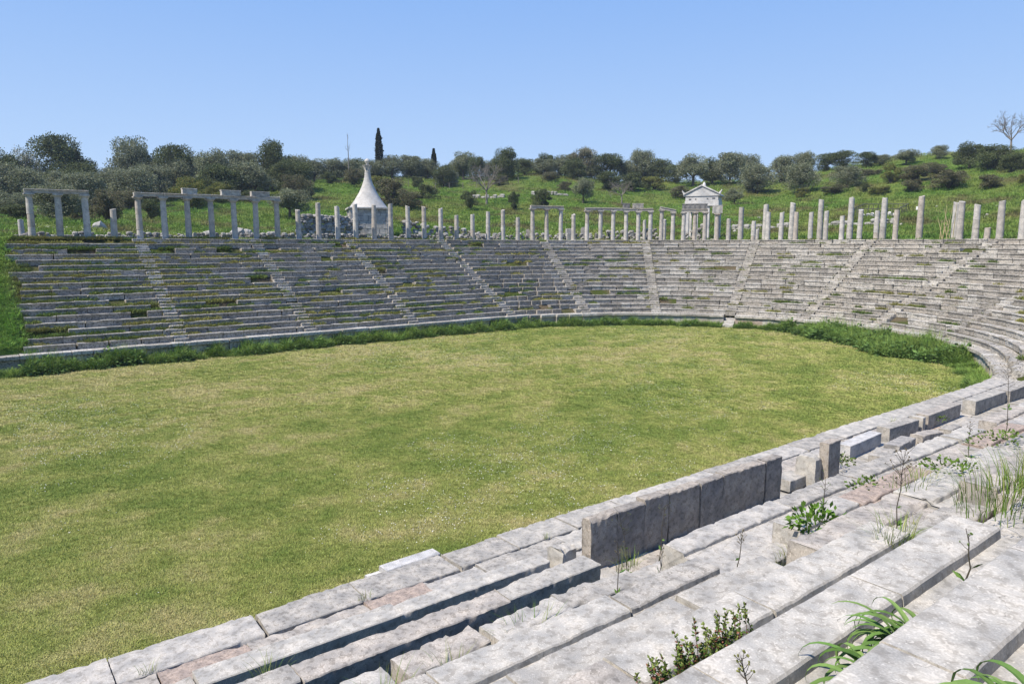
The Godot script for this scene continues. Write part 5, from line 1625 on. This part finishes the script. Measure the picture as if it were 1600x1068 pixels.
func stalk_plant(at: Vector3, h: float, lean: Vector3, heads: int, leafy: int, headc: Color, label: String) -> void:
	var t := thing("weed_stalk", label, "plant", at, 0.0, "weed stalks between the near slabs")
	var b := Mb.new()
	var pts := []
	for k in 6:
		var f := k / 5.0
		pts.append(Vector3(lean.x * f * f * h, h * f, lean.z * f * f * h) + Vector3(rng.randf_range(-1, 1), 0, rng.randf_range(-1, 1)) * 0.012)
	b.tube(pts, [0.006, 0.0055, 0.005, 0.0045, 0.0035, 0.002], 5)
	var hd := Mb.new()
	var lf := Mb.new()
	for k in heads:
		var f := rng.randf_range(0.62, 1.0)
		var o: Vector3 = pts[int(f * 4.99)].lerp(pts[mini(int(f * 4.99) + 1, 5)], fmod(f * 5.0, 1.0) if f < 0.99 else 1.0)
		var a := rng.randf() * TAU
		var l := rng.randf_range(0.03, 0.11) * h * 1.4
		var e := o + Vector3(cos(a) * l, l * rng.randf_range(0.5, 1.2), sin(a) * l)
		b.tube([o, o.lerp(e, 0.5) + Vector3(0, -0.004, 0), e], [0.0025, 0.002, 0.0015], 3)
		hd.col = headc
		var s := rng.randf_range(0.005, 0.010)
		hd.box(e, Vector3(s, s * 1.7, s), Basis.from_euler(Vector3(rng.randf(), rng.randf(), rng.randf())))
	for k in leafy:
		var f := rng.randf_range(0.0, 0.55)
		var o: Vector3 = pts[int(f * 5.0)]
		var v := rng.randf_range(0.7, 1.3)
		lf.col = Color(0.10 * v, 0.18 * v, 0.04 * v)
		var d := rdir()
		d.y = absf(d.y) * 0.6 + 0.1
		leaf_card(lf, o, d.normalized(), d.cross(rdir()).normalized(), rng.randf_range(0.05, 0.13), 0.014)
	part(t, "stem", b.done(), M.stem)
	if heads > 0: part(t, "heads", hd.done(), M.grass)
	if leafy > 0: part(t, "leaves", lf.done(), M.grass)

func leafy_weed(at: Vector3, n: int, r: float, h: float, leaf: float, c: Color, label: String) -> void:
	var b := Mb.new()
	for i in n:
		var d := rdir()
		d.y = absf(d.y)
		var p := Vector3(d.x * r * 0.7, d.y * h, d.z * r) * (0.35 + 0.65 * rng.randf())
		var v := rng.randf_range(0.6, 1.35)
		b.col = Color(c.r * v, c.g * v, c.b * v)
		var ax := (d + rdir() * 0.7).normalized()
		leaf_card(b, p, ax, ax.cross(rdir()).normalized(), leaf * rng.randf_range(0.6, 1.3), leaf * 0.32)
	var o := solo("leafy_weed", b.done(), M.grass, label, "plant", "leafy weeds between the near slabs")
	o.position = at

func heath_herb(at: Vector3) -> void:
	var t := thing("heath_herb", "reddish-green heath-like herb with upright leafy stems in a slab joint", "plant", at)
	for i in 60:
		var b := Mb.new()
		var z := rng.randfn() * 0.26
		var h := rng.randf_range(0.14, 0.30) * (1.35 if i % 6 == 0 else 1.0)
		var lean := Vector3(rng.randf_range(-0.4, 0.1), 1.0, rng.randf_range(-0.35, 0.35))
		var o := Vector3(rng.randf_range(-0.06, 0.06), 0, z)
		for k in 60:
			var f := rng.randf()
			var p := o + lean * h * f
			var v := rng.randf_range(0.7, 1.3)
			var c := Color(0.25, 0.11, 0.075) if rng.randf() < 0.40 * (1.0 - f) + 0.06 else (Color(0.09, 0.15, 0.035) if f < 0.8 else Color(0.17, 0.22, 0.06))
			b.col = Color(c.r * v, c.g * v, c.b * v)
			var d := rdir()
			d.y = absf(d.y)
			leaf_card(b, p, d.normalized(), d.cross(rdir()).normalized(), rng.randf_range(0.018, 0.034), 0.008)
		b.col = Color(0.16, 0.08, 0.05)
		b.tube([o, o + lean * h], [0.003, 0.0015], 3)
		part(t, "shoot", b.done(), M.grass)

func make_near_plants() -> void:
	strap_clump(near_at(1.50, -4.02, 4.70), 34, 0.54, "strap-leaved grass clump with curled tips sprouting behind a smooth seat slab", PI * 0.95)
	strap_clump(near_at(1.50, -3.55, 4.66), 12, 0.54, "smaller strap-leaved clump beside the curled-tip one", PI * 0.8)
	strap_clump(near_at(0.66, -3.02, 5.19), 22, 0.52, "strap-leaved grass clump behind the next slab up", PI * 0.95)
	heath_herb(near_at(2.42, -3.35, 4.36))
	stalk_plant(near_at(1.83, -2.93, 4.60), 0.36, Vector3(-0.1, 0, 0.05), 16, 5, Color(0.20, 0.21, 0.07), "stout stalk topped with a head of green-yellow buds")
	grass_clump(near_at(2.15, -7.6, 4.55), 260, 0.46, 0.75, 0.12, "large clump of wild oat grass where the seat slab breaks off")
	grass_clump(near_at(2.10, -8.3, 4.60), 160, 0.50, 0.5, 0.08, "clump of tall green wild grass behind the wild oats")
	grass_clump(near_at(2.75, -6.75, 4.15), 130, 0.36, 0.28, 0.2, "green grass clump at the root of the tall dry stalk")
	stalk_plant(near_at(2.85, -6.95, 4.10), 0.95, Vector3(0.12, 0, 0.22), 30, 8, Color(0.16, 0.13, 0.08), "tall dry branching stalk leaning over the raised slab")
	stalk_plant(near_at(1.50, -4.75, 4.85), 0.42, Vector3(-0.05, 0, 0.08), 4, 14, Color(0.12, 0.18, 0.05), "slim leafy stalk growing behind a smooth slab")
	leafy_weed(near_at(4.35, -8.3, 3.45), 160, 0.42, 0.26, 0.09, Color(0.10, 0.19, 0.03), "bright leafy weed at the end of a lichen-spotted slab")
	stalk_plant(near_at(4.35, -8.45, 3.45), 0.62, Vector3(0.02, 0, 0.02), 8, 22, Color(0.14, 0.20, 0.06), "upright leafy stalk rising from the bright weed")
	grass_clump(near_at(4.1, -7.5, 3.30), 150, 0.14, 0.45, 0.55, "low yellow grass in the gap between two broken slabs")
	grass_clump(near_at(3.98, -5.65, 3.42), 110, 0.12, 0.35, 0.55, "low yellow-green grass beside the pinkish worn slab")
	grass_clump(near_at(5.6, -4.6, 2.55), 110, 0.48, 0.30, 0.12, "green grass in the dark gap behind the long rough slab")
	grass_clump(near_at(5.5, -3.5, 2.60), 60, 0.42, 0.22, 0.2, "thin grass by the broken tilted block")
	grass_clump(near_at(5.2, -2.6, 2.85), 70, 0.36, 0.3, 0.15, "thin dark grass at the corner of a tilted block")
	grass_clump(near_at(8.4, -2.6, 1.45), 50, 0.40, 0.2, 0.25, "thin grass between bench slab and long rough slab")
	grass_clump(near_at(6.6, -7.3, 2.3), 60, 0.30, 0.22, 0.35, "dry grass tuft at the foot of the parapet's end")
	stalk_plant(near_at(6.6, -7.25, 2.25), 0.95, Vector3(-0.05, 0, 0.12), 14, 10, Color(0.13, 0.16, 0.06), "dark branching stalk before the end of the parapet")
	stalk_plant(near_at(6.35, -7.7, 2.4), 0.85, Vector3(0.04, 0, -0.05), 12, 8, Color(0.16, 0.18, 0.08), "pale branching stalk against the parapet's first slab")
	stalk_plant(near_at(5.25, -5.65, 3.0), 0.66, Vector3(0.02, 0, 0.08), 8, 8, Color(0.15, 0.13, 0.08), "thin dark stalk rising from the broken seat blocks")
	stalk_plant(near_at(5.1, -6.2, 3.05), 0.46, Vector3(0.02, 0, 0.0), 8, 2, Color(0.2, 0.16, 0.1), "short seed stalk on the lichen-spotted slab")
	stalk_plant(near_at(4.0, -6.1, 3.6), 0.45, Vector3(0.02, 0, -0.02), 12, 2, Color(0.2, 0.17, 0.1), "seed-headed stalk in the joint of a spotted slab")
	leafy_weed(near_at(3.7, -10.6, 3.9), 130, 0.5, 0.14, 0.06, Color(0.10, 0.17, 0.03), "low leafy weeds along the joint by the pinkish slab")
	leafy_weed(near_at(3.72, -12.6, 3.95), 120, 0.6, 0.14, 0.06, Color(0.11, 0.17, 0.04), "low leafy weeds in the joint under the tall thin stalk")
	stalk_plant(near_at(3.75, -12.9, 3.9), 1.25, Vector3(-0.03, 0, 0.1), 26, 16, Color(0.17, 0.13, 0.09), "tall thin branching stalk standing beyond the raised slab")
	stalk_plant(near_at(3.75, -11.4, 3.9), 0.5, Vector3(0.0, 0, 0.1), 12, 10, Color(0.17, 0.14, 0.08), "short dry stalk in the joint beyond the raised slab")
	grass_clump(near_at(3.75, -9.6, 3.9), 80, 0.22, 0.5, 0.3, "grass along the joint of the raised slab")
	leafy_weed(near_at(8.95, -17.9, 1.25), 170, 0.7, 0.25, 0.09, Color(0.09, 0.13, 0.035), "weeds growing behind the low bench slab by the throne")
	leafy_weed(near_at(4.9, -10.9, 3.2), 110, 0.45, 0.16, 0.07, Color(0.09, 0.15, 0.03), "leafy weed between two long seat slabs")
	leafy_weed(near_at(9.2, -25.2, 1.2), 70, 0.3, 0.18, 0.07, Color(0.10, 0.16, 0.03), "small weed beside the double-ended bench slab")
	leafy_weed(near_at(9.6, -22.2, 1.0), 60, 0.25, 0.2, 0.07, Color(0.08, 0.12, 0.03), "dark weed on the paving before the bench slabs")
	# small weeds along the seams between the near rows
	var sm := []
	for i in 1500:
		var ri := 2 + rng.randi() % 5
		var z := rng.randf_range(-20.0, 0.0)
		if nz.get_noise_2d(z * 45.0, ri * 91.0) + rng.randf_range(-0.12, 0.12) < 0.22: continue
		var prev = NEAR[ri - 1]
		var c := Color(0.12, 0.19, 0.04).lerp(Color(0.30, 0.27, 0.10), rng.randf())
		sm.append([Transform3D(spin(rng.randf_range(0.4, 1.0), rng.randf_range(0.35, 1.0), 0.3), near_at(prev[1] + rng.randf_range(0.02, 0.12), z, 7.0 - NEAR[ri][2] - 0.085)), c])
	scatter("seam_weeds", tuft(12, 0.05, 0.16, 0.004, 0.8, 3), M.grass, sm, "small grass tufts rooted along the seams of the near seat rows", "weeds")
	for k in 14:
		var a: float = [9.35, 10.42, 10.4, 9.7, 10.4, 9.66, 11.18, 11.2, 11.18, 9.64, 10.42, 9.66, 11.2, 10.4][k]
		var z: float = [-4.9, -4.95, -1.6, -3.2, -9.0, -10.4, -2.6, -8.4, -12.0, -14.4, -13.3, -20.5, -15.5, -24.5][k]
		grass_clump(near_at(a, z, 1.0 if a < 11.0 else 0.0), 22 if a < 11.0 else 40, rng.randf_range(0.12, 0.3) + (0.9 if a > 11.0 else 0.0), 0.12, 0.35, "thin grass sprig in a joint of the paved edge" if a < 11.0 else "thin grass sprig standing against the paved edge")

# ------------------------------------------------------------------ the scene
func _ready() -> void:
	rng.seed = 4711
	nz.seed = 7
	nz.frequency = 0.02
	nz.fractal_octaves = 3
	nz2.seed = 19
	nz2.frequency = 0.03
	nz2.fractal_octaves = 2
	# camera
	var cam := Camera3D.new()
	cam.name = "camera"
	cam.position = EYE
	cam.rotation = Vector3(-0.13909, deg_to_rad(52.03), 0.0)
	cam.fov = 51.79
	cam.near = 0.05
	cam.far = 3000.0
	add_child(cam)
	# sky and exposure
	var sm := ProceduralSkyMaterial.new()
	sm.sky_top_color = Color(0.225, 0.475, 0.775)
	sm.sky_horizon_color = Color(0.675, 0.76, 0.85)
	sm.sky_curve = 0.24
	sm.ground_bottom_color = Color(0.36, 0.36, 0.28)
	sm.ground_horizon_color = Color(0.66, 0.72, 0.76)
	sm.sun_angle_max = 1.0
	var sky := Sky.new()
	sky.sky_material = sm
	var env := Environment.new()
	env.background_mode = Environment.BG_SKY
	env.sky = sky
	env.tonemap_mode = Environment.TONE_MAPPER_LINEAR
	env.tonemap_exposure = 1.5
	env.fog_enabled = true
	env.fog_density = 0.00028
	env.fog_light_color = Color(0.80, 0.86, 0.94)
	env.sdfgi_enabled = true
	env.ssao_enabled = true
	env.ssil_enabled = true
	var we := WorldEnvironment.new()
	we.name = "world_environment"
	we.environment = env
	add_child(we)
	# noon sun from the open end of the stadium
	var sun := DirectionalLight3D.new()
	sun.name = "sun"
	sun.light_color = Color(1.0, 0.955, 0.89)
	sun.light_energy = 1.6
	sun.light_angular_distance = 0.5
	sun.shadow_enabled = true
	add_child(sun)
	var to_sun := Vector3(-0.14, 1.42, 1.0).normalized()
	sun.look_at_from_position(to_sun * 50.0, Vector3.ZERO, Vector3.UP)
	make_materials()
	make_ground()
	make_far_meshes()
	make_far_tiers()
	make_near_tiers()
	make_colonnade()
	make_tombs()
	make_ruins()
	make_trees()
	make_grass()
	make_near_plants()
